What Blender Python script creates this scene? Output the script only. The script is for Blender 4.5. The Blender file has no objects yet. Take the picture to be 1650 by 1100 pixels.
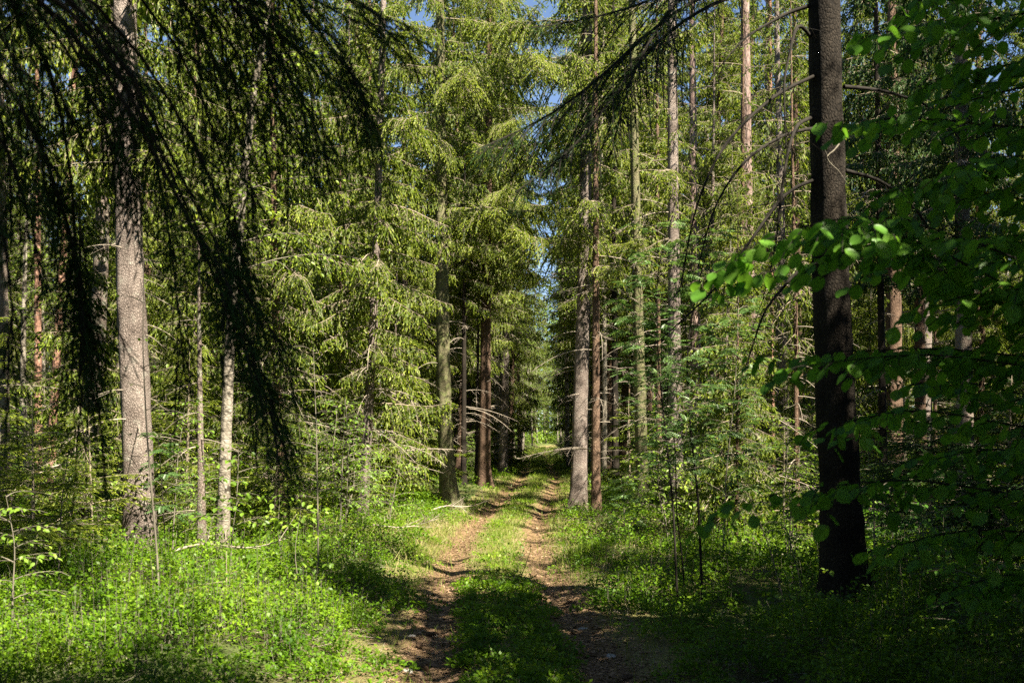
import bpy, math, numpy as np
from math import radians, pi

# ------------------------------------------------------------------ scene, camera, light
scene = bpy.context.scene
COL = scene.collection
EYE, FPX, HOR, CX = 1.7, 1604.0, 715.0, 825.0        # eye height, focal length in photo pixels, horizon row, centre column
SUN_EL, SUN_AZ = radians(51), radians(43)             # SUN_AZ: to the right of straight behind the viewer
SDIR = np.array([math.sin(SUN_AZ)*math.cos(SUN_EL), -math.cos(SUN_AZ)*math.cos(SUN_EL), math.sin(SUN_EL)])

cam_data = bpy.data.cameras.new('camera')
cam = bpy.data.objects.new('camera', cam_data)
COL.objects.link(cam)
cam.location = (0, 0, EYE)
cam.rotation_euler = (radians(90), 0, 0)
cam_data.sensor_width = 36.0
cam_data.lens = 35.0
cam_data.shift_y = (HOR-550)/1650.0
cam_data.clip_start = 0.05
cam_data.clip_end = 3000
cam_data.dof.use_dof = True
cam_data.dof.focus_distance = 17.0
cam_data.dof.aperture_fstop = 3.2
scene.camera = cam

world = bpy.data.worlds.new('World')
scene.world = world
world.use_nodes = True
wn = world.node_tree
sky = wn.nodes.new('ShaderNodeTexSky')
sky.sky_type = 'NISHITA'
sky.sun_disc = False
sky.air_density = .7
sky.dust_density = .3
sky.sun_elevation = SUN_EL
sky.sun_rotation = math.atan2(SDIR[0], SDIR[1])
wn.nodes['Background'].inputs['Strength'].default_value = 0.05
wn.links.new(sky.outputs[0], wn.nodes['Background'].inputs['Color'])

sun_data = bpy.data.lights.new('sun', 'SUN')
sun_data.energy = 5.0
sun_data.angle = radians(0.53)
sun_data.color = (1.0, 0.91, 0.74)
sun = bpy.data.objects.new('sun', sun_data)
COL.objects.link(sun)
from mathutils import Vector
sun.rotation_euler = Vector(SDIR).to_track_quat('Z', 'Y').to_euler()
sun.location = (20, -20, 40)

scene.view_settings.view_transform = 'Standard'
scene.view_settings.look = 'None'
scene.view_settings.exposure = 2.3
scene.view_settings.gamma = 1.0
scene.render.engine = 'CYCLES'
cy = scene.cycles
cy.max_bounces = 5
cy.diffuse_bounces = 2
cy.glossy_bounces = 2
cy.transmission_bounces = 3
cy.transparent_max_bounces = 4
cy.caustics_reflective = False
cy.caustics_refractive = False
cy.sample_clamp_indirect = 4.0
cy.use_denoising = False
cy.use_adaptive_sampling = False

# ------------------------------------------------------------------ the lie of the land
_cy = np.array([-8, 7.1, 9.6, 12.7, 17.6, 21, 26.5, 35, 55, 74, 95, 110, 140])
_cxv = np.array([.5, .09, -.08, -.2, -.24, -.1, .35, .95, 1.5, 1.95, 2.6, 4.5, 14])
_gy = np.array([-400, 18, 24, 30, 36, 55, 75, 95, 125, 400])
_gz = np.array([0, 0, .12, .32, .48, .55, .62, 1.05, 1.8, 5.0])
def smooth_interp(y, ya, va):
    y = np.asarray(y, float)
    w = 1.5
    return (np.interp(y-w, ya, va)+2*np.interp(y, ya, va)+np.interp(y+w, ya, va))/4
def path_x(y): return smooth_interp(y, _cy, _cxv)
def ground(x, y, fine=True):
    x = np.asarray(x, float); y = np.asarray(y, float)
    u = x-path_x(y)
    a = np.abs(u)
    z = smooth_interp(y, _gy, _gz)
    bank = np.clip((a-1.0)/1.6, 0, 1); bank = bank*bank*(3-2*bank)
    inside = np.clip((y+8)/4, 0, 1)*np.clip((140-y)/10, 0, 1)
    z = z + bank*(.13+.10*np.sin(x*.7+1.3)*np.sin(y*.43+.4)+.06*np.sin(x*1.9+y*.8)+.04*np.sin(x*3.1-y*2.3))*inside
    z = z + np.clip((a-4)/12, 0, 1)*.35*np.sin(x*.13+2)*np.sin(y*.09+1)
    rut = np.exp(-((a-.66)/.19)**2)
    z = z - .065*rut*inside + .03*np.exp(-(a/.3)**2)*inside
    if fine:
        z = z + inside*(1-bank)*(.007*np.sin(y*2.6+x*1.3+2*np.sin(y*.7))+.005*np.sin(y*6.7-x*5.2+2*np.sin(x*3+y*1.3))+.006*np.sin(x*11+y*8.1)+.005*np.sin(x*17-y*4.3))
    return z
def px_x(px, d): return (px-CX)/FPX*d
def px_z(py, d): return EYE+(HOR-py)/FPX*d
def P3(px, py, d): return np.array([px_x(px, d), d, px_z(py, d)])

# ------------------------------------------------------------------ mesh building
class Geo:
    """Collects vertex/quad/triangle arrays and links them as ONE mesh object."""
    def __init__(self):
        self.v = []; self.f = []; self.n = 0
    def add(self, V, F, mat=0):
        V = np.asarray(V, np.float32).reshape(-1, 3)
        if len(V) == 0: return
        if isinstance(F, np.ndarray): F = [F]
        for A in F:
            A = np.asarray(A, np.int64)
            if len(A): self.f.append((A+self.n, mat))
        self.v.append(V); self.n += len(V)
    def add_geo(self, g, M=None, t=(0, 0, 0), matmap=None):
        if g.n == 0: return
        V = np.concatenate(g.v)
        if M is not None: V = V @ np.asarray(M, np.float32).T
        self.v.append((V+np.asarray(t, np.float32)).astype(np.float32))
        for A, m in g.f: self.f.append((A+self.n, m if matmap is None else matmap[m]))
        self.n += g.n
    def mesh(self, name, mats, smooth=True):
        V = np.concatenate(self.v)
        me = bpy.data.meshes.new(name)
        me.vertices.add(len(V))
        me.vertices.foreach_set('co', V.astype(np.float32).ravel())
        loops = np.concatenate([A.ravel() for A, m in self.f]).astype(np.int32)
        tot = np.concatenate([np.full(len(A), A.shape[1], np.int32) for A, m in self.f])
        mi = np.concatenate([np.full(len(A), m, np.int32) for A, m in self.f])
        start = np.concatenate([[0], np.cumsum(tot)[:-1]]).astype(np.int32)
        me.loops.add(len(loops))
        me.loops.foreach_set('vertex_index', loops)
        me.polygons.add(len(tot))
        me.polygons.foreach_set('loop_start', start)
        me.polygons.foreach_set('material_index', mi)
        me.polygons.foreach_set('use_smooth', np.full(len(tot), smooth, bool))
        for m in mats: me.materials.append(m)
        me.update(calc_edges=True)
        me.validate()
        return me
    def build(self, name, mats, parent=None, loc=(0, 0, 0), smooth=True):
        if not isinstance(mats, (list, tuple)): mats = [mats]
        o = bpy.data.objects.new(name, self.mesh(name, mats, smooth))
        COL.objects.link(o)
        o.location = loc
        if parent is not None: o.parent = parent
        return o

def tag(o, label=None, cat=None, group=None, kind=None):
    if label: o['label'] = label
    if cat: o['category'] = cat
    if group: o['group'] = group
    if kind: o['kind'] = kind
    return o
def thing(name, label, cat, loc=(0, 0, 0), group=None):
    o = bpy.data.objects.new(name, None)
    COL.objects.link(o)
    o.location = tuple(float(c) for c in loc)
    o.empty_display_size = .1
    return tag(o, label, cat, group)

def unit(v):
    v = np.asarray(v, float)
    return v/np.maximum(np.linalg.norm(v, axis=-1, keepdims=True), 1e-9)

def tube(path, rad, sides=6, geo=None, mat=0, rough=0.0, rng=None, cap=True):
    path = np.asarray(path, float); rad = np.asarray(rad, float)
    n = len(path)
    T = unit(np.gradient(path, axis=0))
    ref = np.array([0., 0, 1.]) if abs(T[:, 2]).mean() < .8 else np.array([1., 0, 0])
    A = unit(np.cross(T, ref)); B = np.cross(T, A)
    th = np.linspace(0, 2*pi, sides, endpoint=False)
    r = rad[:, None]*np.ones((1, sides))
    if rough and rng is not None: r = r*(1+rough*rng.normal(size=r.shape))
    V = path[:, None, :]+r[..., None]*(A[:, None, :]*np.cos(th)[None, :, None]+B[:, None, :]*np.sin(th)[None, :, None])
    V = V.reshape(-1, 3)
    i = np.arange(n-1)[:, None]*sides; j = np.arange(sides)[None, :]; k = (j+1) % sides
    F = np.stack([i+j, i+k, i+sides+k, i+sides+j], -1).reshape(-1, 4)
    geo.add(V, F, mat)

def tubes3(P0, P1, r0, r1, geo, mat):
    """Many straight three-sided twigs at once."""
    P0 = np.asarray(P0, float); P1 = np.asarray(P1, float); N = len(P0)
    if N == 0: return
    D = unit(P1-P0)
    ref = np.where(np.abs(D[:, 2:3]) < .9, np.array([[0, 0, 1.]]), np.array([[1., 0, 0]]))
    A = unit(np.cross(D, ref)); B = np.cross(D, A)
    r0 = np.broadcast_to(np.asarray(r0, float), (N,))[:, None]; r1 = np.broadcast_to(np.asarray(r1, float), (N,))[:, None]
    V = np.empty((N, 6, 3))
    for k in range(3):
        c, s = math.cos(2*pi*k/3), math.sin(2*pi*k/3)
        V[:, k] = P0+r0*(A*c+B*s); V[:, 3+k] = P1+r1*(A*c+B*s)
    b = np.arange(N)[:, None]*6
    F = np.concatenate([b+np.array([[k, (k+1) % 3, 3+(k+1) % 3, 3+k]]) for k in range(3)])
    geo.add(V.reshape(-1, 3), F, mat)

def place(tmplV, tmplF, P, X, Zup, s, geo, mat):
    """Copies of a small template (x along, y across, z up) at P with direction X."""
    P = np.asarray(P, float); N = len(P)
    if N == 0: return
    X = unit(X); Y = unit(np.cross(Zup, X)); Z = np.cross(X, Y)
    s = np.broadcast_to(np.asarray(s, float), (N,))
    V = P[:, None, :]+s[:, None, None]*(X[:, None, :]*tmplV[None, :, 0:1]+Y[:, None, :]*tmplV[None, :, 1:2]+Z[:, None, :]*tmplV[None, :, 2:3])
    k = len(tmplV); b = (np.arange(N)*k)[:, None, None]
    geo.add(V.reshape(-1, 3), [(b+np.asarray(F)[None]).reshape(-1, np.asarray(F).shape[1]) for F in tmplF], mat)

LEAF_S = (np.array([[0, 0, 0], [.5, .30, .05], [1, 0, -.06], [.5, -.30, .05]], float), [np.array([[0, 3, 2, 1]])])
LEAF_M = (np.array([[0, 0, 0], [.5, 0, -.02], [1, 0, -.10], [.2, .24, .05], [.6, .30, .05], [.2, -.24, .05], [.6, -.30, .05]], float),
          [np.array([[0, 1, 4, 3], [0, 5, 6, 1]]), np.array([[1, 2, 4], [1, 6, 2]])])
def _leaf_l():
    xs = np.array([0, .12, .3, .5, .7, .87, 1.0]); w = np.array([.02, .20, .345, .40, .35, .20, .0])
    V = []
    for x, ww in zip(xs, w):
        dz = -.16*x*x
        V += [[x, 0, dz-.03], [x, ww, dz+.05*math.sin(x*9)*.5+.05], [x, -ww, dz-.05*math.sin(x*9)*.5+.05]]
    Q = []
    for i in range(6):
        a, b = 3*i, 3*i+3
        Q += [[a, b, b+1, a+1], [a, a+2, b+2, b]]
    return np.array(V, float), [np.array(Q)]
LEAF_L = _leaf_l()
def _rowan():
    V = []; Q = []
    def leaflet(px, dy, ang, L, w):
        b = len(V); c, s = math.cos(ang), math.sin(ang)
        for (a, o, z) in ((0, 0, 0), (.45, w, .012), (1, 0, -.05), (.45, -w, .012)):
            x = px+L*(a*c)-o*s; y = dy+L*(a*s)+o*c
            V.append([x, y, z*1.2-.18*px*px])
        Q.append([b, b+3, b+2, b+1])
    for i in range(6):
        x = .22+.12*i
        for sg in (-1, 1): leaflet(x, 0, sg*radians(66-3*i), .27-.012*abs(i-2.5), .045)
    leaflet(.90, 0, 0, .26, .045)
    b = len(V); V.extend([[0, .006, 0], [.92, .004, -.15], [.92, -.004, -.15], [0, -.006, 0]]); Q.append([b, b+3, b+2, b+1])
    return np.array(V, float), [np.array(Q)]
ROWAN = _rowan()

# ------------------------------------------------------------------ materials
def nodes_of(name):
    m = bpy.data.materials.new(name); m.use_nodes = True
    nt = m.node_tree; nt.nodes.clear()
    out = nt.nodes.new('ShaderNodeOutputMaterial')
    return m, nt, out
def N(nt, typ, **kw):
    n = nt.nodes.new(typ)
    for k, v in kw.items():
        if k in n.inputs.keys(): n.inputs[k].default_value = v
        else: setattr(n, k, v)
    return n
def ramp(nt, fac, stops):
    r = nt.nodes.new('ShaderNodeValToRGB')
    el = r.color_ramp.elements
    while len(el) < len(stops): el.new(.5)
    for e, (p, c) in zip(el, stops): e.position = p; e.color = (*c, 1)
    nt.links.new(fac, r.inputs[0])
    return r.outputs[0]
def math_n(nt, op, a, b):
    n = nt.nodes.new('ShaderNodeMath'); n.operation = op
    for i, x in enumerate((a, b)):
        if hasattr(x, 'links'): nt.links.new(x, n.inputs[i])
        else: n.inputs[i].default_value = x
    return n.outputs[0]
def leaf_mat(name, dark, mid, light, trans=.35, gloss=.04, rough=.45, clump=.9, tcol=1.25, rnd=.55, cl=.75):
    m, nt, out = nodes_of(name)
    geo = nt.nodes.new('ShaderNodeNewGeometry')
    tc = nt.nodes.new('ShaderNodeTexCoord')
    oi = nt.nodes.new('ShaderNodeObjectInfo')
    nz = N(nt, 'ShaderNodeTexNoise', Scale=clump, Detail=2.0)
    nt.links.new(tc.outputs['Object'], nz.inputs['Vector'])
    a = math_n(nt, 'MULTIPLY', geo.outputs['Random Per Island'], rnd)
    b = math_n(nt, 'MULTIPLY', nz.outputs[0], cl)
    c = math_n(nt, 'ADD', a, b)
    d = math_n(nt, 'ADD', c, math_n(nt, 'MULTIPLY', oi.outputs['Random'], .26))
    e = math_n(nt, 'SUBTRACT', d, rnd/2+cl/2-.38)
    col = ramp(nt, e, [(.12, dark), (.5, mid), (.88, light)])
    df = nt.nodes.new('ShaderNodeBsdfDiffuse'); nt.links.new(col, df.inputs[0])
    tr = nt.nodes.new('ShaderNodeBsdfTranslucent')
    mm = nt.nodes.new('ShaderNodeMix'); mm.data_type = 'RGBA'; mm.blend_type = 'MULTIPLY'; mm.inputs[0].default_value = 1
    nt.links.new(col, mm.inputs[6]); mm.inputs[7].default_value = (tcol*1.05, tcol, tcol*.55, 1)
    nt.links.new(mm.outputs[2], tr.inputs[0])
    mx = nt.nodes.new('ShaderNodeMixShader'); mx.inputs[0].default_value = trans
    nt.links.new(df.outputs[0], mx.inputs[1]); nt.links.new(tr.outputs[0], mx.inputs[2])
    gl = nt.nodes.new('ShaderNodeBsdfGlossy'); gl.inputs['Roughness'].default_value = rough
    gl.inputs[0].default_value = (1, 1, 1, 1)
    m2 = nt.nodes.new('ShaderNodeMixShader'); m2.inputs[0].default_value = gloss
    nt.links.new(mx.outputs[0], m2.inputs[1]); nt.links.new(gl.outputs[0], m2.inputs[2])
    nt.links.new(m2.outputs[0], out.inputs[0])
    return m
def bark_mat(name, dark, mid, light, scale=22., stretch=.35, bump=.6, lichen=None, lichen_amt=.5, low=None, marks=None):
    """Plated bark: cracks from stretched Voronoi cells, blotches, lichen patches, an optional darker foot."""
    m, nt, out = nodes_of(name)
    tc = nt.nodes.new('ShaderNodeTexCoord')
    mp = nt.nodes.new('ShaderNodeMapping'); mp.inputs['Scale'].default_value = (1, 1, stretch)
    nt.links.new(tc.outputs['Object'], mp.inputs[0])
    wob = N(nt, 'ShaderNodeTexNoise', Scale=6.0, Detail=3.0)
    nt.links.new(mp.outputs[0], wob.inputs['Vector'])
    add = nt.nodes.new('ShaderNodeVectorMath'); add.operation = 'MULTIPLY_ADD'
    nt.links.new(wob.outputs['Color'], add.inputs[0]); add.inputs[1].default_value = (.09, .09, .09)
    nt.links.new(mp.outputs[0], add.inputs[2])
    vo = nt.nodes.new('ShaderNodeTexVoronoi'); vo.feature = 'DISTANCE_TO_EDGE'; vo.inputs['Scale'].default_value = scale
    nt.links.new(add.outputs[0], vo.inputs['Vector'])
    n1 = N(nt, 'ShaderNodeTexNoise', Scale=scale*1.6, Detail=5.0, Roughness=.65)
    nt.links.new(add.outputs[0], n1.inputs['Vector'])
    n2 = N(nt, 'ShaderNodeTexNoise', Scale=2.2, Detail=4.0)
    nt.links.new(tc.outputs['Object'], n2.inputs['Vector'])
    edge = math_n(nt, 'MULTIPLY', vo.outputs['Distance'], 5.0)
    edge = math_n(nt, 'MINIMUM', edge, 1.0)
    h = math_n(nt, 'ADD', math_n(nt, 'MULTIPLY', edge, .26), math_n(nt, 'MULTIPLY', n1.outputs[0], .7))
    h = math_n(nt, 'ADD', h, .07)
    hh = math_n(nt, 'ADD', h, math_n(nt, 'MULTIPLY', math_n(nt, 'SUBTRACT', n2.outputs[0], .5), 1.1))
    col = ramp(nt, hh, [(.22, dark), (.55, mid), (.95, light)])
    def over(col, fac, c):
        mx = nt.nodes.new('ShaderNodeMix'); mx.data_type = 'RGBA'
        nt.links.new(fac, mx.inputs[0]); nt.links.new(col, mx.inputs[6]); mx.inputs[7].default_value = (*c, 1)
        return mx.outputs[2]
    if lichen:
        n3 = N(nt, 'ShaderNodeTexNoise', Scale=7.0, Detail=6.0, Roughness=.7)
        nt.links.new(tc.outputs['Object'], n3.inputs['Vector'])
        f = math_n(nt, 'MULTIPLY', math_n(nt, 'SUBTRACT', n3.outputs[0], .62-.2*lichen_amt), 7.0)
        f = math_n(nt, 'MINIMUM', math_n(nt, 'MAXIMUM', f, 0.0), .8)
        col = over(col, f, lichen)
    if marks:   # dark chevrons and scars of a birch or aspen
        mp2 = nt.nodes.new('ShaderNodeMapping'); mp2.inputs['Scale'].default_value = (5, 5, 9)
        nt.links.new(tc.outputs['Object'], mp2.inputs[0])
        n4 = N(nt, 'ShaderNodeTexNoise', Scale=1.0, Detail=4.0, Roughness=.7)
        nt.links.new(mp2.outputs[0], n4.inputs['Vector'])
        f = math_n(nt, 'MULTIPLY', math_n(nt, 'SUBTRACT', n4.outputs[0], .55), 14.0)
        f = math_n(nt, 'MINIMUM', math_n(nt, 'MAXIMUM', f, 0.0), .95)
        col = over(col, f, marks)
    if low:     # mossy or darker foot, by height above the root
        sep = nt.nodes.new('ShaderNodeSeparateXYZ'); nt.links.new(tc.outputs['Object'], sep.inputs[0])
        z = math_n(nt, 'ADD', sep.outputs[2], math_n(nt, 'MULTIPLY', n2.outputs[0], -1.2))
        f = math_n(nt, 'SUBTRACT', 1.0, math_n(nt, 'MULTIPLY', math_n(nt, 'ADD', z, .55), 2.2))
        f = math_n(nt, 'MINIMUM', math_n(nt, 'MAXIMUM', f, 0.0), .85)
        col = over(col, f, low)
    bs = nt.nodes.new('ShaderNodeBsdfPrincipled')
    nt.links.new(col, bs.inputs['Base Color']); bs.inputs['Roughness'].default_value = .9
    bs.inputs['Specular IOR Level'].default_value = .15
    bp = nt.nodes.new('ShaderNodeBump'); bp.inputs['Strength'].default_value = bump; bp.inputs['Distance'].default_value = .03
    nt.links.new(h, bp.inputs['Height']); nt.links.new(bp.outputs[0], bs.inputs['Normal'])
    nt.links.new(bs.outputs[0], out.inputs[0])
    return m
def plain_mat(name, c1, c2, scale=30., rough=.9):
    m, nt, out = nodes_of(name)
    tc = nt.nodes.new('ShaderNodeTexCoord')
    nz = N(nt, 'ShaderNodeTexNoise', Scale=scale, Detail=3.0)
    nt.links.new(tc.outputs['Object'], nz.inputs['Vector'])
    geo = nt.nodes.new('ShaderNodeNewGeometry')
    f = math_n(nt, 'ADD', math_n(nt, 'MULTIPLY', nz.outputs[0], .7), math_n(nt, 'MULTIPLY', geo.outputs['Random Per Island'], .4))
    col = ramp(nt, f, [(.25, c1), (.8, c2)])
    bs = nt.nodes.new('ShaderNodeBsdfPrincipled')
    nt.links.new(col, bs.inputs['Base Color']); bs.inputs['Roughness'].default_value = rough
    bs.inputs['Specular IOR Level'].default_value = .2
    nt.links.new(bs.outputs[0], out.inputs[0])
    return m

M = {}
M['needle'] = leaf_mat('spruce_needles', (.024, .05, .006), (.118, .172, .018), (.255, .305, .05), trans=.48, gloss=.012, rough=.5)  # dark stop lowered so the colour deepens shade within the foliage
M['shoot'] = leaf_mat('new_spruce_shoots', (.21, .29, .025), (.33, .40, .045), (.43, .48, .08), trans=.48, gloss=.01)
M['shadeneedle'] = leaf_mat('shaded_spruce_needles', (.018, .042, .012), (.036, .078, .02), (.058, .115, .03), trans=.28, gloss=.012, rough=.5)  # darker needle copy: shade put into the colour of shaded spruces
M['pineneedle'] = leaf_mat('pine_needles', (.04, .07, .025), (.065, .105, .035), (.10, .14, .05), trans=.25, gloss=.012)
M['beechleaf'] = leaf_mat('broad_leaves', (.075, .19, .02), (.11, .27, .03), (.165, .34, .042), trans=.55, gloss=.01, rough=.4, clump=1.5)
M['birchleaf'] = leaf_mat('birch_leaves', (.11, .175, .02), (.17, .25, .03), (.25, .33, .045), trans=.45, gloss=.015)
M['rowanleaf'] = leaf_mat('rowan_leaves', (.06, .13, .035), (.11, .20, .062), (.19, .30, .11), trans=.4, gloss=.02, rough=.4)
M['shrubleaf'] = leaf_mat('shrub_leaves', (.06, .12, .01), (.15, .26, .024), (.26, .37, .045), trans=.45, gloss=.015)
M['bilberry'] = leaf_mat('bilberry_leaves', (.024, .07, .004), (.095, .19, .008), (.215, .315, .02), trans=.40, gloss=.012, clump=2.2, rnd=.34, cl=1.15)  # dark stop lowered so the colour deepens shade between plants
M['grass'] = leaf_mat('grass_blades', (.06, .11, .01), (.13, .20, .02), (.27, .31, .07), trans=.35, gloss=.012, clump=2.0)
M['straw'] = leaf_mat('dry_grass_blades', (.16, .13, .06), (.28, .25, .10), (.40, .37, .18), trans=.3, gloss=.01, clump=2.0)
M['fardec'] = leaf_mat('far_leaves', (.09, .16, .018), (.15, .24, .026), (.22, .30, .04), trans=.4, gloss=.01, clump=.3)
M['twig'] = plain_mat('spruce_twigs', (.10, .08, .055), (.32, .265, .195), 25.)
M['dead'] = plain_mat('dead_twigs', (.13, .105, .08), (.36, .31, .25), 14.)
M['shadetwig'] = plain_mat('shaded_twigs', (.009, .008, .006), (.024, .02, .016), 14.)  # shade put into the colour so sunlit limbs read as silhouettes
M['stem'] = plain_mat('sapling_stems', (.07, .06, .045), (.19, .17, .13), 9.)
M['spruce'] = bark_mat('spruce_bark', (.04, .03, .024), (.14, .11, .09), (.27, .22, .19), 34., .6, .8, lichen=(.22, .23, .17), low=(.08, .08, .04))
M['spruce_pale'] = bark_mat('pale_spruce_bark', (.04, .031, .026), (.15, .12, .103), (.31, .26, .23), 42., .65, .8, lichen=(.28, .26, .22), lichen_amt=.35, low=(.11, .09, .06))
M['spruce_shaded'] = bark_mat('shaded_spruce_bark', (.006, .005, .004), (.02, .016, .012), (.05, .04, .03), 40., .6, .8)  # bark darkened to stand for shade that misses the near trunk
M['spruce_moss'] = bark_mat('mossy_spruce_bark', (.035, .03, .016), (.11, .10, .055), (.20, .185, .11), 34., .55, .7, lichen=(.13, .15, .055), lichen_amt=.7)
M['brown'] = bark_mat('brown_bark', (.035, .023, .015), (.11, .07, .048), (.21, .145, .10), 34., .4, .8)
M['pine'] = bark_mat('pine_bark', (.07, .04, .03), (.23, .125, .085), (.36, .23, .165), 18., .3, .9)
M['pine_grey'] = bark_mat('grey_pine_bark', (.045, .03, .024), (.17, .118, .098), (.32, .245, .215), 18., .25, 1.0)
M['birch'] = bark_mat('pale_birch_bark', (.06, .05, .04), (.19, .165, .13), (.34, .31, .26), 14., 1.4, .5, marks=(.035, .03, .022), low=(.09, .08, .05))

# ------------------------------------------------------------------ vegetation generators
def resample(P, n):
    P = np.asarray(P, float)
    s = np.concatenate([[0], np.cumsum(np.linalg.norm(np.diff(P, axis=0), axis=1))])
    t = np.linspace(0, s[-1], n)
    out = np.stack([np.interp(t, s, P[:, k]) for k in range(3)], 1)
    for _ in range(2):
        out[1:-1] = (out[:-2]+2*out[1:-1]+out[2:])/4
    return out, s[-1]

def foliage(P, D, L, rng, mode, geo, mat):
    """Needle-clad twigs: thin crossed blades with needles standing off them."""
    Nn = len(P)
    if Nn == 0: return
    D = unit(D)
    R = unit(rng.normal(size=(Nn, 3)))
    A = unit(np.cross(D, R)); B = np.cross(D, A)
    w = {'low': .036, 'mid': .016, 'near': .006, 'coarse': .19, 'shoot': .017, 'hero': .027}[mode]
    W = w*rng.uniform(.8, 1.25, Nn)[:, None]
    for X in (A, B):
        V = np.empty((Nn, 4, 3))
        V[:, 0] = P; V[:, 1] = P+D*(L*.5)[:, None]+X*W*.5; V[:, 2] = P+D*L[:, None]; V[:, 3] = P+D*(L*.5)[:, None]-X*W*.5
        geo.add(V.reshape(-1, 3), (np.arange(Nn)*4)[:, None]+np.array([[0, 1, 2, 3]]), mat)
        if mode == 'coarse': break
    if mode in ('mid', 'near', 'hero'):
        step, nl, nw = (.007, .021, .0048) if mode != 'near' else (.0026, .016, .0020)
        k = np.maximum(3, (L/step).astype(int))
        idx = np.repeat(np.arange(Nn), k); T = len(idx)
        f = rng.uniform(.02, 1, T)
        th = rng.uniform(0, 2*pi, T)
        rad = A[idx]*np.cos(th)[:, None]+B[idx]*np.sin(th)[:, None]
        tang = np.cross(D[idx], rad)
        nd = D[idx]*.75+rad*.75
        base = P[idx]+D[idx]*(f*L[idx])[:, None]
        ll = nl*rng.uniform(.7, 1.2, T)*(1-.35*f)
        V = np.empty((T, 3, 3))
        V[:, 0] = base+tang*nw*.5; V[:, 1] = base-tang*nw*.5; V[:, 2] = base+nd*ll[:, None]
        geo.add(V.reshape(-1, 3), (np.arange(T)*3)[:, None]+np.array([[0, 1, 2]]), mat)

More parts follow.
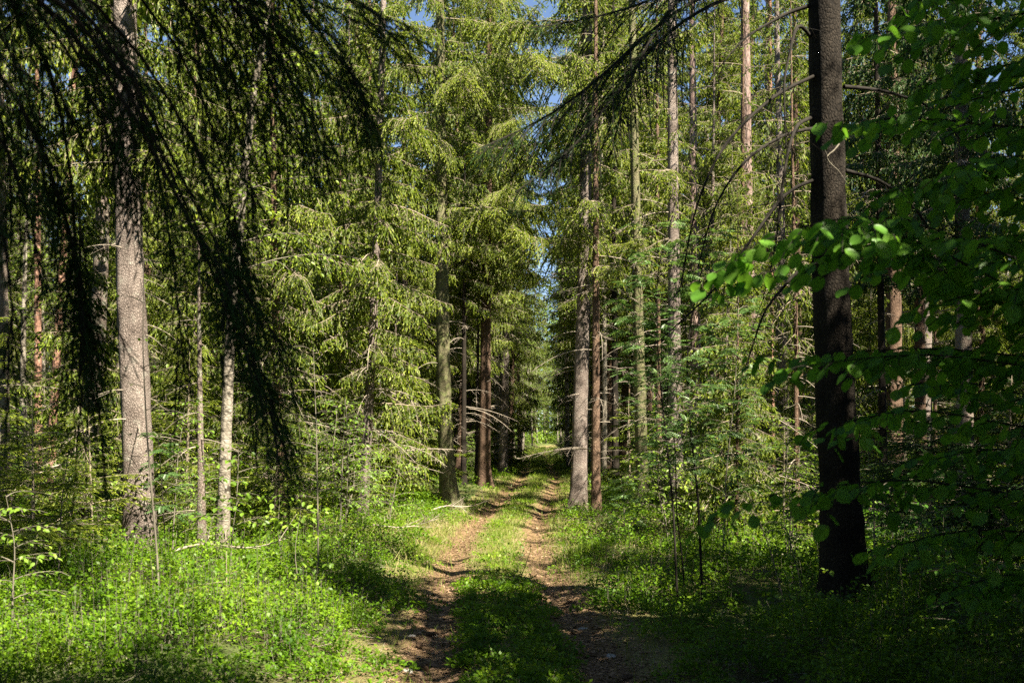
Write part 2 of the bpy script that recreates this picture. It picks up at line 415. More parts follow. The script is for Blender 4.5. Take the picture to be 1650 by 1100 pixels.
def spruce_bough(geo, axis, rng, mode='low', width=.3, pend=.8, spacing=.09, twig=(.07, .16), shoot=.5, bare=.2, r0=.018, tw=.045, start=.1, hang=.0, hl=1.0, tipw=.13, gap=0.0):
    """materials of geo: 0 twig wood, 1 needles, 2 new shoots"""
    A, L = resample(axis, max(6, int(np.linalg.norm(axis[-1]-axis[0])/.18)))
    n = len(A)
    tube(A, np.linspace(r0, r0*.22, n), 5, geo, 0)
    s = np.arange(start*L, L, spacing); side = 1
    TP, TD, TL, TS = [], [], [], []
    S0, S1 = [], []
    T = unit(np.gradient(A, axis=0))
    cum = np.linspace(0, L, n)
    up = np.array([0, 0, 1.])
    gph = rng.uniform(0, 6)
    for si in s:
        q = si/L
        if gap and q < .86 and rng.random() < gap*(.5+.5*math.sin(q*19+gph)): continue
        p = np.array([np.interp(si, cum, A[:, k]) for k in range(3)])
        t = unit(np.array([np.interp(si, cum, T[:, k]) for k in range(3)]))
        lat = unit(np.cross(t, up+.001))
        prof = min(1., (1-q)*1.7+tipw)*min(1, .45+q*2.2)
        l2 = width*L*prof*(rng.uniform(.6, 1.25) if not gap else rng.uniform(.3, 1.9))
        side = -side
        ang = rng.uniform(.5, .95)
        d0 = unit(t*.68+side*ang*lat+up*rng.uniform(-.15, .12))
        ks = np.linspace(0, 1, 5)
        pd = pend*(rng.uniform(.6, 1.4) if not gap else rng.uniform(.2, 1.8))
        path = p+d0*(l2*ks)[:, None]*(1-.35*pd*ks[:, None]*.6)-up*(pd*l2*ks**2*.75)[:, None]
        S0.append(path[:-1]); S1.append(path[1:])
        m = max(2, int(l2/tw))
        kk = (np.arange(m)+rng.uniform(.2, .9, m))/m
        pts = np.stack([np.interp(kk, ks, path[:, c]) for c in range(3)], 1)
        tg = unit(d0*(1-.25*kk[:, None])-up*(1.5*pd*kk)[:, None])
        l3 = unit(np.cross(tg, up+.01))
        sg = np.where(np.arange(m) % 2 == 0, 1, -1)[:, None]
        td = tg*.75+sg*l3*rng.uniform(.4, .9, (m, 1))-up*pd*.3+rng.normal(size=(m, 3))*.18
        tl = rng.uniform(*twig, m)*(1.05-.4*kk)
        TP.append(pts); TD.append(td); TL.append(tl); TS.append(q*.5+kk*.6)
        # the leading twig
        TP.append(path[-1:]); TD.append(tg[-1:]); TL.append(np.array([rng.uniform(*twig)])); TS.append(np.array([1.2]))
        TP.append(path[2:4]); TD.append(path[3:5]-path[2:4]); TL.append(np.linalg.norm(path[3:5]-path[2:4], axis=1)); TS.append(np.array([.4, .5]))
    if hang > 0:   # branchlets hanging like a comb below the axis
        m = int(L*hang)
        si = rng.uniform(.15*L, L, m)
        p = np.stack([np.interp(si, cum, A[:, k]) for k in range(3)], 1)
        ln = rng.uniform(.1, .42, m)*(1-.5*si/L)*hl
        d = np.stack([rng.normal(0, .3, m), rng.normal(0, .3, m), -np.ones(m)], 1)
        e = p+unit(d)*ln[:, None]
        S0.append(p); S1.append(e)
        for f in np.arange(.12, 1.0, .13 if hl < 1.5 else .075):
            b = p+(e-p)*f
            TP.append(b); TD.append(d*(.8 if not gap else .5)+rng.normal(size=(m, 3))*(.45 if not gap else .7)); TL.append(rng.uniform(twig[0]*.7, twig[1]*.8, m)); TS.append(np.full(m, f))
    TP = np.concatenate(TP); TD = unit(np.concatenate(TD)); TL = np.concatenate(TL); TS = np.concatenate(TS)
    tubes3(np.concatenate(S0), np.concatenate(S1), r0*.22+.001, r0*.14+.0006, geo, 0)
    isbare = rng.random(len(TP)) < bare*np.clip(1.5-TS*1.2, .1, 1.5)
    tubes3(TP[isbare], TP[isbare]+TD[isbare]*TL[isbare, None]*1.2, .0022, .001, geo, 0)
    g = ~isbare
    foliage(TP[g], TD[g], TL[g], rng, mode, geo, 1)
    sh = g & (rng.random(len(TP)) < shoot*np.clip(TS, .2, 1.2))
    if sh.any():
        P2 = TP[sh]+TD[sh]*(TL[sh]*.86)[:, None]
        foliage(P2, TD[sh]+rng.normal(size=P2.shape)*.15-up*.1, rng.uniform(.04, .085, len(P2)), rng, 'near' if mode == 'near' else 'shoot', geo, 2)

def bough_axis(L, rise, droop, tip):
    s = np.linspace(0, 1, 12)
    return np.stack([L*s*(1-.06*s), .03*L*np.sin(s*5), L*(rise*s-droop*s**2+tip*s**4)], 1)

_proto = {}
def bough_proto(mode, li, k, style='hang'):
    key = (mode, li, k, style)
    if key not in _proto:
        rng = np.random.default_rng(100+li*17+k*5+len(mode)+len(style)*3)
        L = (.7, 1.3, 2.0, 2.9)[li]
        g = Geo()
        if style == 'young':
            spruce_bough(g, bough_axis(L, .22, .35, .12), rng, mode, width=.36, pend=.22, spacing=.055, twig=(.07, .14), shoot=.6, bare=.04, tw=.034, r0=.004+.004*L)
        elif style == 'thin':
            spruce_bough(g, bough_axis(L, .05, .5, .2), rng, mode, width=.26, pend=1.1, spacing=.13, tw=.06, shoot=.35, bare=.5, r0=.006+.004*L)
        elif mode == 'coarse':
            spruce_bough(g, bough_axis(L, .12, .5, .2), rng, mode, width=.27, pend=.8, spacing=.24, tw=.15, twig=(.16, .32), shoot=0, bare=0, r0=.006+.004*L)
        else:
            spruce_bough(g, bough_axis(L, .10, .62, .30), rng, mode, width=.29, pend=.95, spacing=.075, shoot=.6, bare=.2, r0=.006+.004*L, hang=11, hl=1.3, tw=.04)
        V = np.concatenate(g.v); g.v = [V]
        _proto[key] = (g, L)
    return _proto[key]

def rotz(a):
    c, s = math.cos(a), math.sin(a)
    return np.array([[c, -s, 0], [s, c, 0], [0, 0, 1.]])
def place_bough(geo, root, az, L, rng, mode='low', style='hang', pitch=0.0):
    li = int(np.argmin([abs(L-x) for x in (.7, 1.3, 2.0, 2.9)]))
    g, L0 = bough_proto(mode, li, int(rng.integers(3)), style)
    s = L/L0
    c, sn = math.cos(pitch), math.sin(pitch)
    Ry = np.array([[c, 0, -sn], [0, 1, 0], [sn, 0, c]])
    Mx = rotz(az) @ Ry @ np.diag([s, s*rng.choice([-1, 1])*rng.uniform(.85, 1.15), s*rng.uniform(.8, 1.2)])
    geo.add_geo(g, Mx, root)

def dead_limbs(geo, path_fn, rad_fn, z0, z1, n, rng, L=(.5, 1.6), mat=0, az=None, droop=.5):
    """Bare branches with side twigs, joined to the trunk."""
    for i in range(n):
        z = rng.uniform(z0, z1)
        a = rng.uniform(0, 2*pi) if az is None else rng.uniform(*az)
        l = rng.uniform(*L)
        d = np.array([math.cos(a), math.sin(a), 0])
        lat = np.array([-d[1], d[0], 0])
        p = path_fn(z)
        s = np.linspace(0, 1, 7)
        b = rng.normal(0, .12)
        pts = p+d*(rad_fn(z)*.6+l*s[:, None])+lat*(b*l*s**2)[:, None]+np.array([0, 0, 1])*(l*(rng.uniform(-.1, .25)*s-droop*rng.uniform(.3, 1.2)*s**2))[:, None]
        r = .004+.006*l
        tube(pts, np.linspace(r, r*.2, 7), 4, geo, mat)
        m = int(l*9)
        if m > 1:
            k = rng.uniform(.2, 1, m)
            q = np.stack([np.interp(k, s, pts[:, c]) for c in range(3)], 1)
            td = d*.5+lat*rng.choice([-1, 1], (m, 1))*.8+rng.normal(size=(m, 3))*.3-np.array([0, 0, .5])
            e = q+unit(td)*(rng.uniform(.1, .38, m)*(1.1-k)*1.2)[:, None]
            tubes3(q, e, r*.33, r*.12, geo, mat)
            j = rng.integers(0, m, m)
            q2 = q[j]+(e[j]-q[j])*rng.uniform(.3, .9, (m, 1))
            tubes3(q2, q2+unit(td[j]+rng.normal(size=(m, 3))*.8)*rng.uniform(.05, .16, (m, 1)), r*.2, r*.1, geo, mat)

def trunk_curve(d, pts, H, rng=None):
    """Trunk centre line from photo pixels at distance d; local to the foot (returns base, function z->point)."""
    pts = sorted(pts, key=lambda q: -q[1])
    z = [px_z(q[1], d) for q in pts]; x = [px_x(q[0], d) for q in pts]
    x0 = x[0]
    if len(pts) > 1:
        x0 = x[0]-(x[1]-x[0])/max(z[1]-z[0], .3)*min(.5, max(0, z[0]))*.5
        slope = (x[-1]-x[-2])/max(z[-1]-z[-2], .3)
    else: slope = 0
    base = np.array([x0, d, float(ground(x0, d))-.03])
    zz = np.array([base[2]]+[max(a, base[2]+.05*(i+1)) for i, a in enumerate(z)]+[base[2]+H])
    xx = np.array([x0]+x+[x[-1]+slope*.5*(base[2]+H-z[-1])])
    zs = np.linspace(base[2], base[2]+H, 60)
    xs = np.interp(zs, zz, xx)
    for _ in range(2): xs[1:-1] = (xs[:-2]+2*xs[1:-1]+xs[2:])/4
    zl = zs-base[2]; xl = xs-x0
    return base, (lambda q: np.array([np.interp(q, zl, xl), 0, q]))

def trunk_geo(fn, rad, H, rng, sides=18, flare=.45, butt=None):
    g = Geo()
    z = np.concatenate([np.linspace(0, 1.2, 13), np.arange(1.35, 10, .22) if H > 10 else np.arange(1.35, H, .2), np.linspace(10.1, H, 24) if H > 10 else [H]])
    P = np.array([fn(q) for q in z])
    th = np.linspace(0, 2*pi, sides, endpoint=False)
    ph = rng.uniform(0, 2*pi, 4)
    R = np.array([rad(q) for q in z])[:, None]*(1+.05*np.sin(3*th+ph[0])+.04*np.sin(5*th+ph[1]))[None]
    fl = flare*1.5*np.exp(-z/.24)[:, None]*(.65+.35*np.sin(4*th+ph[2])+.25*np.sin(3*th+ph[3]))[None]
    if butt is not None:
        fl = fl+butt[1]*np.exp(-z/.35)[:, None]*np.clip(np.cos(th-butt[0]), 0, 1)[None]**3
    R = R*(1+fl)*(1+.025*rng.normal(size=R.shape))
    V = np.empty((len(z), sides, 3))
    V[..., 0] = P[:, 0:1]+R*np.cos(th); V[..., 1] = P[:, 1:2]+R*np.sin(th); V[..., 2] = P[:, 2:3]-(.05*(z == 0))[:, None]
    n = len(z); i = np.arange(n-1)[:, None]*sides; j = np.arange(sides)[None]; k = (j+1) % sides
    g.add(V.reshape(-1, 3), np.stack([i+j, i+k, i+sides+k, i+sides+j], -1).reshape(-1, 4))
    return g

def spruce_crown(fn, H, cb, Lmax, rng, zvis, mode='low', per=4.6, step=.45, style='hang', full=False, shade=1.0, avoid=None):
    g = Geo()
    z = cb+rng.uniform(0, .3)
    while z < H-.15:
        q = (z-cb)/(H-cb)
        L = Lmax*(1-q)**.75*min(1, .65+q*3)
        seen = z < zvis
        k = max(3, int(round(per*(1 if seen else .75*shade)+rng.normal(0, .6))))
        a0 = rng.uniform(0, 2*pi)
        for i in range(k):
            if rng.random() < .12: continue
            az = a0+2*pi*i/k+rng.normal(0, .25)
            if avoid is not None and abs((az-avoid[0]+pi) % (2*pi)-pi) < avoid[1]: continue
            l = max(.35, L*rng.uniform(.6, 1.15))
            place_bough(g, fn(min(z+rng.uniform(-.15, .15), H)), az, l, rng, mode if seen else 'coarse', style if seen else 'hang', pitch=.5*q-.12+rng.normal(0, .08))
        z += step*rng.uniform(.7, 1.3)*(1 if seen else 1.35/shade)
    return g

def leafy_branch(gw, gl, axis, rng, tmpl, leaf=.09, l2=.5, sp2=.09, lsp=.05, r0=.008, droop=.3, hang=.35, upn=.8, mat=0, flat=.15, start=.12, jitter=.5):
    """A branch with alternate twigs in one spray and alternate leaves along each twig."""
    A, L = resample(axis, max(6, int(np.linalg.norm(axis[-1]-axis[0])/.12)))
    n = len(A); cum = np.linspace(0, L, n); T = unit(np.gradient(A, axis=0))
    tube(A, np.linspace(r0, r0*.2, n), 5, gw, mat)
    up = np.array([0, 0, 1.])
    LP, LX, S0, S1 = [], [], [], []
    side = 1
    for si in np.append(np.arange(start*L, L, sp2), L*.999):
        q = si/L
        p = np.array([np.interp(si, cum, A[:, k]) for k in range(3)])
        t = unit(np.array([np.interp(si, cum, T[:, k]) for k in range(3)]))
        lat = unit(np.cross(t, up+.001)); side = -side
        l = l2*min(1, (1-q)*1.4+.38)*rng.uniform(.4, 1.2)
        d0 = unit(t*.8+side*lat*rng.uniform(.5, 1.0)*(q < .98)+up*rng.normal(0, flat))
        ks = np.linspace(0, 1, 5)
        path = p+d0*(l*ks)[:, None]-up*(droop*l*ks**2)[:, None]
        S0.append(path[:-1]); S1.append(path[1:])
        m = max(1, int(l/lsp))
        kk = (np.arange(m)+.7)/m
        pts = np.stack([np.interp(kk, ks, path[:, c]) for c in range(3)], 1)
        tg = unit(d0-up*(2*droop*kk)[:, None])
        l3 = unit(np.cross(tg, up+.01))
        sg = np.where(np.arange(m) % 2 == 0, 1, -1)[:, None]*(kk < .97)[:, None]
        LP.append(pts+rng.normal(0, .008, (m, 3))); LX.append(tg*.6+sg*l3*.85-up*hang*rng.uniform(.3, 1.8, (m, 1))+rng.normal(0, .18, (m, 3)))
    LP = np.concatenate(LP); LX = np.concatenate(LX)
    tubes3(np.concatenate(S0), np.concatenate(S1), r0*.25+.0008, r0*.15+.0005, gw, mat)
    Z = up*upn+rng.normal(0, jitter*.6, LP.shape)
    place(*tmpl, LP, LX, Z, leaf*rng.uniform(.65, 1.15, len(LP)), gl, 0)

def stem_axis(p0, p1, rng, bow=.06, n=9):
    s = np.linspace(0, 1, n)[:, None]
    p0 = np.asarray(p0, float); p1 = np.asarray(p1, float)
    l = np.linalg.norm(p1-p0)
    off = rng.normal(0, bow*l, 3); off[2] *= .2
    ph = rng.uniform(0, 6)
    wob = np.stack([np.sin(s[:, 0]*9+ph), np.cos(s[:, 0]*7+ph), 0*s[:, 0]], 1)*.012*l
    return p0+(p1-p0)*s+off*(np.sin(s*pi))+wob*s

def add_branches(gw, gl, axis, rng, n, L, tmpl, leaf, k0=.3, br=.005, up=.5, **kw):
    axis = np.asarray(axis)
    for i in range(n):
        k = k0+(1-k0)*(i+rng.uniform(0, 1))/n
        j = k*(len(axis)-1); a = int(min(j, len(axis)-2)); f = j-a
        p = axis[a]*(1-f)+axis[a+1]*f
        az = i*2.4+rng.normal(0, .4)
        l = L*rng.uniform(.6, 1.2)*(1.15-.6*k)
        s = np.linspace(0, 1, 7)[:, None]
        d = np.array([math.cos(az), math.sin(az), 0])
        pts = p+d*l*s+np.array([0, 0, 1])*(up*l*s-.35*l*s**2)
        leafy_branch(gw, gl, pts, rng, tmpl, leaf=leaf, r0=br, **kw)

# ------------------------------------------------------------------ the setting: ground, track
def grid_mesh(name, X, Y, Z, mat, uv=None):
    ny, nx = X.shape
    g = Geo()
    i = np.arange(ny-1)[:, None]*nx; j = np.arange(nx-1)[None]
    F = np.stack([i+j, i+j+1, i+nx+j+1, i+nx+j], -1).reshape(-1, 4)
    g.add(np.stack([X, Y, Z], -1).reshape(-1, 3), F)
    o = g.build(name, mat)
    if uv is not None:
        lay = o.data.uv_layers.new(name='UVMap')
        li = np.empty(len(o.data.loops), np.int32); o.data.loops.foreach_get('vertex_index', li)
        lay.data.foreach_set('uv', uv.reshape(-1, 2)[li].astype(np.float32).ravel())
    return o

def ground_mat():
    m, nt, out = nodes_of('forest_floor')
    tc = nt.nodes.new('ShaderNodeTexCoord')
    n1 = N(nt, 'ShaderNodeTexNoise', Scale=.9, Detail=6.0, Roughness=.6)
    n2 = N(nt, 'ShaderNodeTexNoise', Scale=35.0, Detail=4.0, Roughness=.7)
    for n in (n1, n2): nt.links.new(tc.outputs['Object'], n.inputs['Vector'])
    f = math_n(nt, 'ADD', math_n(nt, 'MULTIPLY', n1.outputs[0], .7), math_n(nt, 'MULTIPLY', n2.outputs[0], .4))
    col = ramp(nt, f, [(.3, (.035, .028, .016)), (.5, (.075, .07, .028)), (.62, (.07, .10, .028)), (.8, (.17, .14, .09))])
    bs = nt.nodes.new('ShaderNodeBsdfPrincipled'); bs.inputs['Roughness'].default_value = .95
    bs.inputs['Specular IOR Level'].default_value = .1
    nt.links.new(col, bs.inputs['Base Color'])
    bp = nt.nodes.new('ShaderNodeBump'); bp.inputs['Strength'].default_value = .8; bp.inputs['Distance'].default_value = .04
    nt.links.new(n2.outputs[0], bp.inputs['Height']); nt.links.new(bp.outputs[0], bs.inputs['Normal'])
    nt.links.new(bs.outputs[0], out.inputs[0])
    return m
def path_mat():
    m, nt, out = nodes_of('needle_strewn_track')
    uv = nt.nodes.new('ShaderNodeUVMap'); uv.uv_map = 'UVMap'
    tc = nt.nodes.new('ShaderNodeTexCoord')
    sep = nt.nodes.new('ShaderNodeSeparateXYZ'); nt.links.new(uv.outputs[0], sep.inputs[0])
    n1 = N(nt, 'ShaderNodeTexNoise', Scale=2.2, Detail=5.0, Roughness=.65)
    n2 = N(nt, 'ShaderNodeTexNoise', Scale=28.0, Detail=6.0, Roughness=.75)
    n3 = N(nt, 'ShaderNodeTexNoise', Scale=110.0, Detail=3.0, Roughness=.7)
    for n in (n1, n2, n3): nt.links.new(tc.outputs['Object'], n.inputs['Vector'])
    a = math_n(nt, 'ABSOLUTE', sep.outputs[0], 0)
    w = math_n(nt, 'ADD', a, math_n(nt, 'MULTIPLY', math_n(nt, 'SUBTRACT', n1.outputs[0], .5), .35))
    r = math_n(nt, 'ABSOLUTE', math_n(nt, 'SUBTRACT', w, .66), 0)
    r = math_n(nt, 'MULTIPLY', r, 3.2)      # 0 in the wheel rut, 1 on the strip or verge
    f = math_n(nt, 'ADD', math_n(nt, 'MULTIPLY', n2.outputs[0], .6), math_n(nt, 'MULTIPLY', n3.outputs[0], .5))
    rut = ramp(nt, f, [(.3, (.042, .027, .014)), (.48, (.125, .082, .042)), (.62, (.20, .135, .072)), (.8, (.34, .26, .165))])
    strip = ramp(nt, f, [(.3, (.05, .045, .018)), (.55, (.16, .145, .055)), (.8, (.30, .26, .14))])
    mx = nt.nodes.new('ShaderNodeMix'); mx.data_type = 'RGBA'
    mr = nt.nodes.new('ShaderNodeMapRange'); mr.interpolation_type = 'SMOOTHSTEP'
    mr.inputs['From Min'].default_value = .45; mr.inputs['From Max'].default_value = 1.15
    nt.links.new(r, mr.inputs['Value'])
    nt.links.new(mr.outputs[0], mx.inputs[0]); nt.links.new(rut, mx.inputs[6]); nt.links.new(strip, mx.inputs[7])
    bs = nt.nodes.new('ShaderNodeBsdfPrincipled'); bs.inputs['Roughness'].default_value = .95
    bs.inputs['Specular IOR Level'].default_value = .1
    nt.links.new(mx.outputs[2], bs.inputs['Base Color'])
    bp = nt.nodes.new('ShaderNodeBump'); bp.inputs['Strength'].default_value = .9; bp.inputs['Distance'].default_value = .03
    nt.links.new(f, bp.inputs['Height']); nt.links.new(bp.outputs[0], bs.inputs['Normal'])
    nt.links.new(bs.outputs[0], out.inputs[0])
    return m

ys = np.unique(np.round(np.concatenate([np.linspace(-400, -30, 12), np.arange(-30, 4, 2.), np.arange(4, 40, .3), np.arange(40, 120, 1.), np.linspace(120, 400, 16)]), 3))
us = np.unique(np.round(np.concatenate([np.linspace(-400, -40, 10), np.arange(-40, -12, 2.), np.arange(-12, 12.01, .25), np.arange(14, 41, 2.), np.linspace(50, 400, 9)]), 3))
UU, YY = np.meshgrid(us, ys)
XX = UU+np.clip(path_x(YY), -1, 8)*np.exp(-(UU/40)**2)
ZZ = ground(XX, YY, False)
au = np.abs(XX-path_x(YY))
ZZ = ZZ-.10*np.clip((1.45-au)/.35, 0, 1)*((YY > -7) & (YY < 125))
tag(grid_mesh('ground', XX, YY, ZZ, ground_mat()), kind='structure')
ys = np.concatenate([np.arange(-6, 4, .5), np.arange(4, 30, .09), np.arange(30, 124, .4)])
us = np.linspace(-1.5, 1.5, 61)
UU, YY = np.meshgrid(us, ys)
XX = UU+path_x(YY)
tag(grid_mesh('path', XX, YY, ground(XX, YY)+.004, path_mat(), np.stack([UU, YY], -1)), kind='structure')

# ------------------------------------------------------------------ ground cover
def clumpy(x, y):
    return .5+.17*np.sin(x*2.3+1.7*np.sin(y*1.1))+.17*np.sin(y*1.9+1.3*np.sin(x*1.7+1))+.15*np.sin(x*6.1+2*np.sin(y*3.3))+.15*np.sin(y*5.3+2*np.sin(x*4.1+1))+.08*np.sin(x*11+y*9.3)
def scatter(rng, y0, y1, dens, margin=1.5):
    """Random ground points in the seen wedge between two distances."""
    n = int(dens*(y1-y0)*2*(.56*(y1+y0)/2+margin))
    y = rng.uniform(y0, y1, n); x = rng.uniform(-1, 1, n)*(.56*y1+margin)
    k = np.abs(x) < .56*y+margin
    return x[k], y[k]
def bilberry():
    g = Geo(); rng = np.random.default_rng(5)
    for y0, y1, dens, per, leaf, spread in ((5.2, 9.5, 165, 29, .037, .085), (9.5, 15, 98, 26, .044, .105), (15, 26, 38, 24, .052, .15), (26, 48, 7, 18, .075, .28), (48, 90, 1.6, 16, .12, .5)):
        x, y = scatter(rng, y0, y1, dens)
        a = np.abs(x-path_x(y))
        c = np.clip(clumpy(x, y), 0, 1)
        edge = .93+.16*np.sin(y*1.7)+.12*np.sin(y*4.1+x)
        dens_k = np.clip((a-edge)/.45, 0, 1)*np.clip(-.05+1.75*c, .06, 1)
        strip = (a < np.where(y < 12, .45, .36)+.06*np.sin(y*3.3)) & (rng.random(len(x)) < np.where(y < 11.8, .95, np.where(y < 18, .18, .25)))
        keep = (rng.random(len(x)) < dens_k) | strip
        x, y, c, a, strip = x[keep], y[keep], c[keep], a[keep], strip[keep]
        Hh = np.where(strip, rng.uniform(.05, .13, len(x)), (.06+.52*c**1.7)*rng.uniform(.55, 1.35, len(x))*np.clip(.45+(a-.9)*.6, .4, 1.1))
        z = ground(x, y)
        n = len(x); idx = np.repeat(np.arange(n), per); T = len(idx)
        th = rng.uniform(0, 2*pi, T); rr = spread*np.sqrt(rng.random(T)); hz = rng.uniform(.2, 1, T)**.7
        dome = 1-.35*(rr/spread)**2
        P = np.stack([x[idx]+rr*np.cos(th), y[idx]+rr*np.sin(th), z[idx]+Hh[idx]*hz*dome], 1)
        X = np.stack([np.cos(th), np.sin(th), rng.uniform(-.3, .9, T)], 1)+rng.normal(0, .5, (T, 3))
        Z = np.array([0, 0, 1.])+rng.normal(0, .33, (T, 3))
        place(*LEAF_S, P, X, Z, leaf*rng.uniform(.6, 1.25, T), g, 0)
        if y1 < 16:
            k = rng.random(n) < .8
            q = np.stack([x, y, z], 1)[k]
            tubes3(q, q+np.stack([rng.normal(0, .05, len(q)), rng.normal(0, .05, len(q)), Hh[k]*.95], 1), .0022, .0012, g, 1)
    return tag(g.build('bilberry_carpet', [M['bilberry'], M['stem']]), 'low green bilberry carpet over the forest floor beside the track', 'ground cover', kind='stuff')
bilberry()

BLADE = (np.array([[0, .5, 0], [0, -.5, 0], [.5, .4, .0], [.5, -.4, .0], [1, 0, -.12]], float)*np.array([1, .05, 1]), [np.array([[0, 1, 3, 2]]), np.array([[2, 3, 4]])])
def blades(g, x, y, h, rng, lean=.5, sc=1.0):
    n = len(x)
    P = np.stack([x, y, ground(x, y)-.005], 1)
    X = np.stack([rng.normal(0, lean, n), rng.normal(0, lean, n), np.ones(n)], 1)
    Z = rng.normal(size=(n, 3))
    V, F = BLADE
    place(V*np.array([1, sc, 1]), F, P, X, Z, h, g, 0)
def grass():
    g = Geo(); rng = np.random.default_rng(8)
    for y0, y1, n, h, sc in ((6, 11.5, 2600, (.04, .12), .7), (11.5, 20, 7000, (.04, .14), .9), (20, 45, 8000, (.06, .18), 1.5), (45, 100, 6000, (.15, .4), 2.2)):
        y = rng.uniform(y0, y1, n); u = rng.normal(0, .2, n)
        k = rng.random(n) < .35+.65*clumpy(u*2, y*1.3)
        blades(g, (u+path_x(y))[k], y[k], rng.uniform(*h, k.sum()), rng, .45, sc)
        m = n//2       # the verges
        y = rng.uniform(y0, y1, m); u = rng.choice([-1, 1], m)*(1.0+rng.normal(.06, .2, m))
        blades(g, u+path_x(y), y, rng.uniform(*h, m)*1.2, rng, .45, sc)
    x = rng.normal(-2.2, .9, 5000); y = rng.normal(17.5, 1.9, 5000); k = np.abs(x-path_x(y)) > 1.0
    g2 = Geo(); blades(g2, x[k], y[k], rng.uniform(.10, .3, k.sum()), rng, .7, .7)
    x = rng.normal(2.2, .8, 1800); y = rng.normal(16, 2.5, 1800); k = np.abs(x-path_x(y)) > 1.0
    blades(g2, x[k], y[k], rng.uniform(.10, .28, k.sum()), rng, .7, .7)
    tag(g2.build('dry_grass', M['straw']), 'pale dry straw-coloured grass in the sun on both verges', 'grass', kind='stuff')
    return tag(g.build('grass', M['grass']), 'fine light green grass on the middle strip and verges of the track', 'grass', kind='stuff')
grass()
def tuft(px, d, n, h, label, spread=.12):
    rng = np.random.default_rng(int(px)); g = Geo()
    x0 = px_x(px, d)
    x = x0+rng.normal(0, spread, n); y = d+rng.normal(0, spread, n)
    blades(g, x, y, h*rng.uniform(.5, 1.1, n), rng, .3, .55)
    b = np.array([x0, d, float(ground(x0, d))])
    g.v = [v-b.astype(np.float32) for v in g.v]
    tag(g.build('grass_tuft', M['grass'], loc=b), label, 'grass tuft', 'grass tufts beside the track')
tuft(938, 14.4, 420, .34, 'tall thin grass tuft on the right verge beside the brightest stretch of track', .16)
tuft(668, 14.6, 200, .26, 'smaller grass tuft on the left verge opposite the sunlit ruts', .07)

def litter():
    g = Geo(); rng = np.random.default_rng(12)
    for y0, y1, n, s in ((5.5, 10, 11000, (.014, .05)), (5.5, 12, 1500, (.05, .09)), (10, 18, 10000, (.02, .06)), (18, 34, 7000, (.03, .08))):
        y = rng.uniform(y0, y1, n); u = rng.choice([-1, 1], n)*rng.normal(.70, .24, n)
        x = u+path_x(y)
        P = np.stack([x, y, ground(x, y)+.009], 1)
        th = rng.uniform(0, 2*pi, n)
        X = np.stack([np.cos(th), np.sin(th), rng.normal(0, .12, n)], 1)
        V, F = LEAF_S
        k = rng.random(n) < .55
        for kk, asp in ((k, .35), (~k, 1.1)):
            place(V*np.array([1, asp, 1]), F, P[kk], X[kk], np.array([0, 0, 1.])+rng.normal(0, .25, (kk.sum(), 3)), rng.uniform(*s, kk.sum()), g, 0)
    # forest debris among the plants
    x, y = scatter(rng, 6, 26, 26)
    a = np.abs(x-path_x(y)); x, y = x[a > 1], y[a > 1]
    P = np.stack([x, y, ground(x, y)+.01], 1); n = len(x)
    e = P+np.stack([rng.normal(0, .12, n), rng.normal(0, .12, n), rng.uniform(0, .1, n)], 1)
    tubes3(P, e, .003, .0015, g, 1)
    return tag(g.build('litter', [M['litter'], M['dead']]), 'dry needles, twigs and fallen leaves in the wheel ruts', 'litter', kind='stuff')
M['litter'] = plain_mat('dry_leaf_litter', (.06, .033, .018), (.30, .20, .125), 3.)
litter()

# things lying on the track
M['cone'] = plain_mat('cone_scales', (.03, .02, .012), (.12, .075, .045), 60.)
M['stone'] = plain_mat('grey_stone', (.16, .15, .135), (.36, .34, .31), 40.)
def cone_mesh():
    g = Geo(); rng = np.random.default_rng(3)
    z = np.linspace(0, 1, 9); r = .2*np.sin(pi*(z*.85+.12))**.8
    tube(np.stack([z, 0*z, .17+0*z], 1), r, 8, g)
    n = 70; k = np.arange(n)/n; th = np.arange(n)*2.4
    rr = .2*np.sin(pi*(k*.85+.12))**.8
    P = np.stack([k, rr*np.cos(th), .17+rr*np.sin(th)], 1)
    rad = np.stack([0*k, np.cos(th), np.sin(th)], 1)
    place(*LEAF_S, P, np.array([.8, 0, 0])+rad*.7, rad, .17, g, 0)
    return g.mesh('cone', [M['cone']])
CONE = cone_mesh()
def stone_mesh(seed):
    bm_rng = np.random.default_rng(seed); g = Geo()
    nu, nv = 14, 8
    th = np.linspace(0, 2*pi, nu, endpoint=False); ph = np.linspace(-1.3, 1.3, nv)
    T, Pp = np.meshgrid(th, ph)
    p = bm_rng.uniform(0, 6, 5)
    R = 1+.16*np.sin(2*T+p[0])+.1*np.sin(3*T+p[1]+2*Pp)+.07*np.sin(5*T+p[2])*np.cos(2*Pp)
    V = np.stack([R*np.cos(T)*np.cos(Pp), .7*R*np.sin(T)*np.cos(Pp), .42*R*np.sin(Pp)], -1).reshape(-1, 3)
    i = np.arange(nv-1)[:, None]*nu; j = np.arange(nu)[None]; k = (j+1) % nu
    g.add(V, np.stack([i+j, i+k, i+nu+k, i+nu+j], -1).reshape(-1, 4))
    g.add(V[:nu], np.array([np.arange(nu)[::-1]])); g.add(V[-nu:], np.array([np.arange(nu)]))
    return g.mesh('stone', [M['stone']])
STONES = [stone_mesh(s) for s in (1, 2, 3)]
def lay(name, me, px, py, size, rz, label, cat, group, sink=0.0):
    d = EYE*FPX/(py-HOR); x = px_x(px, d)
    o = bpy.data.objects.new(name, me); COL.objects.link(o)
    o.location = (x, d, float(ground(x, d))+.004-sink); o.rotation_euler = (0, 0, rz); o.scale = (size,)*3
    return tag(o, label, cat, group)
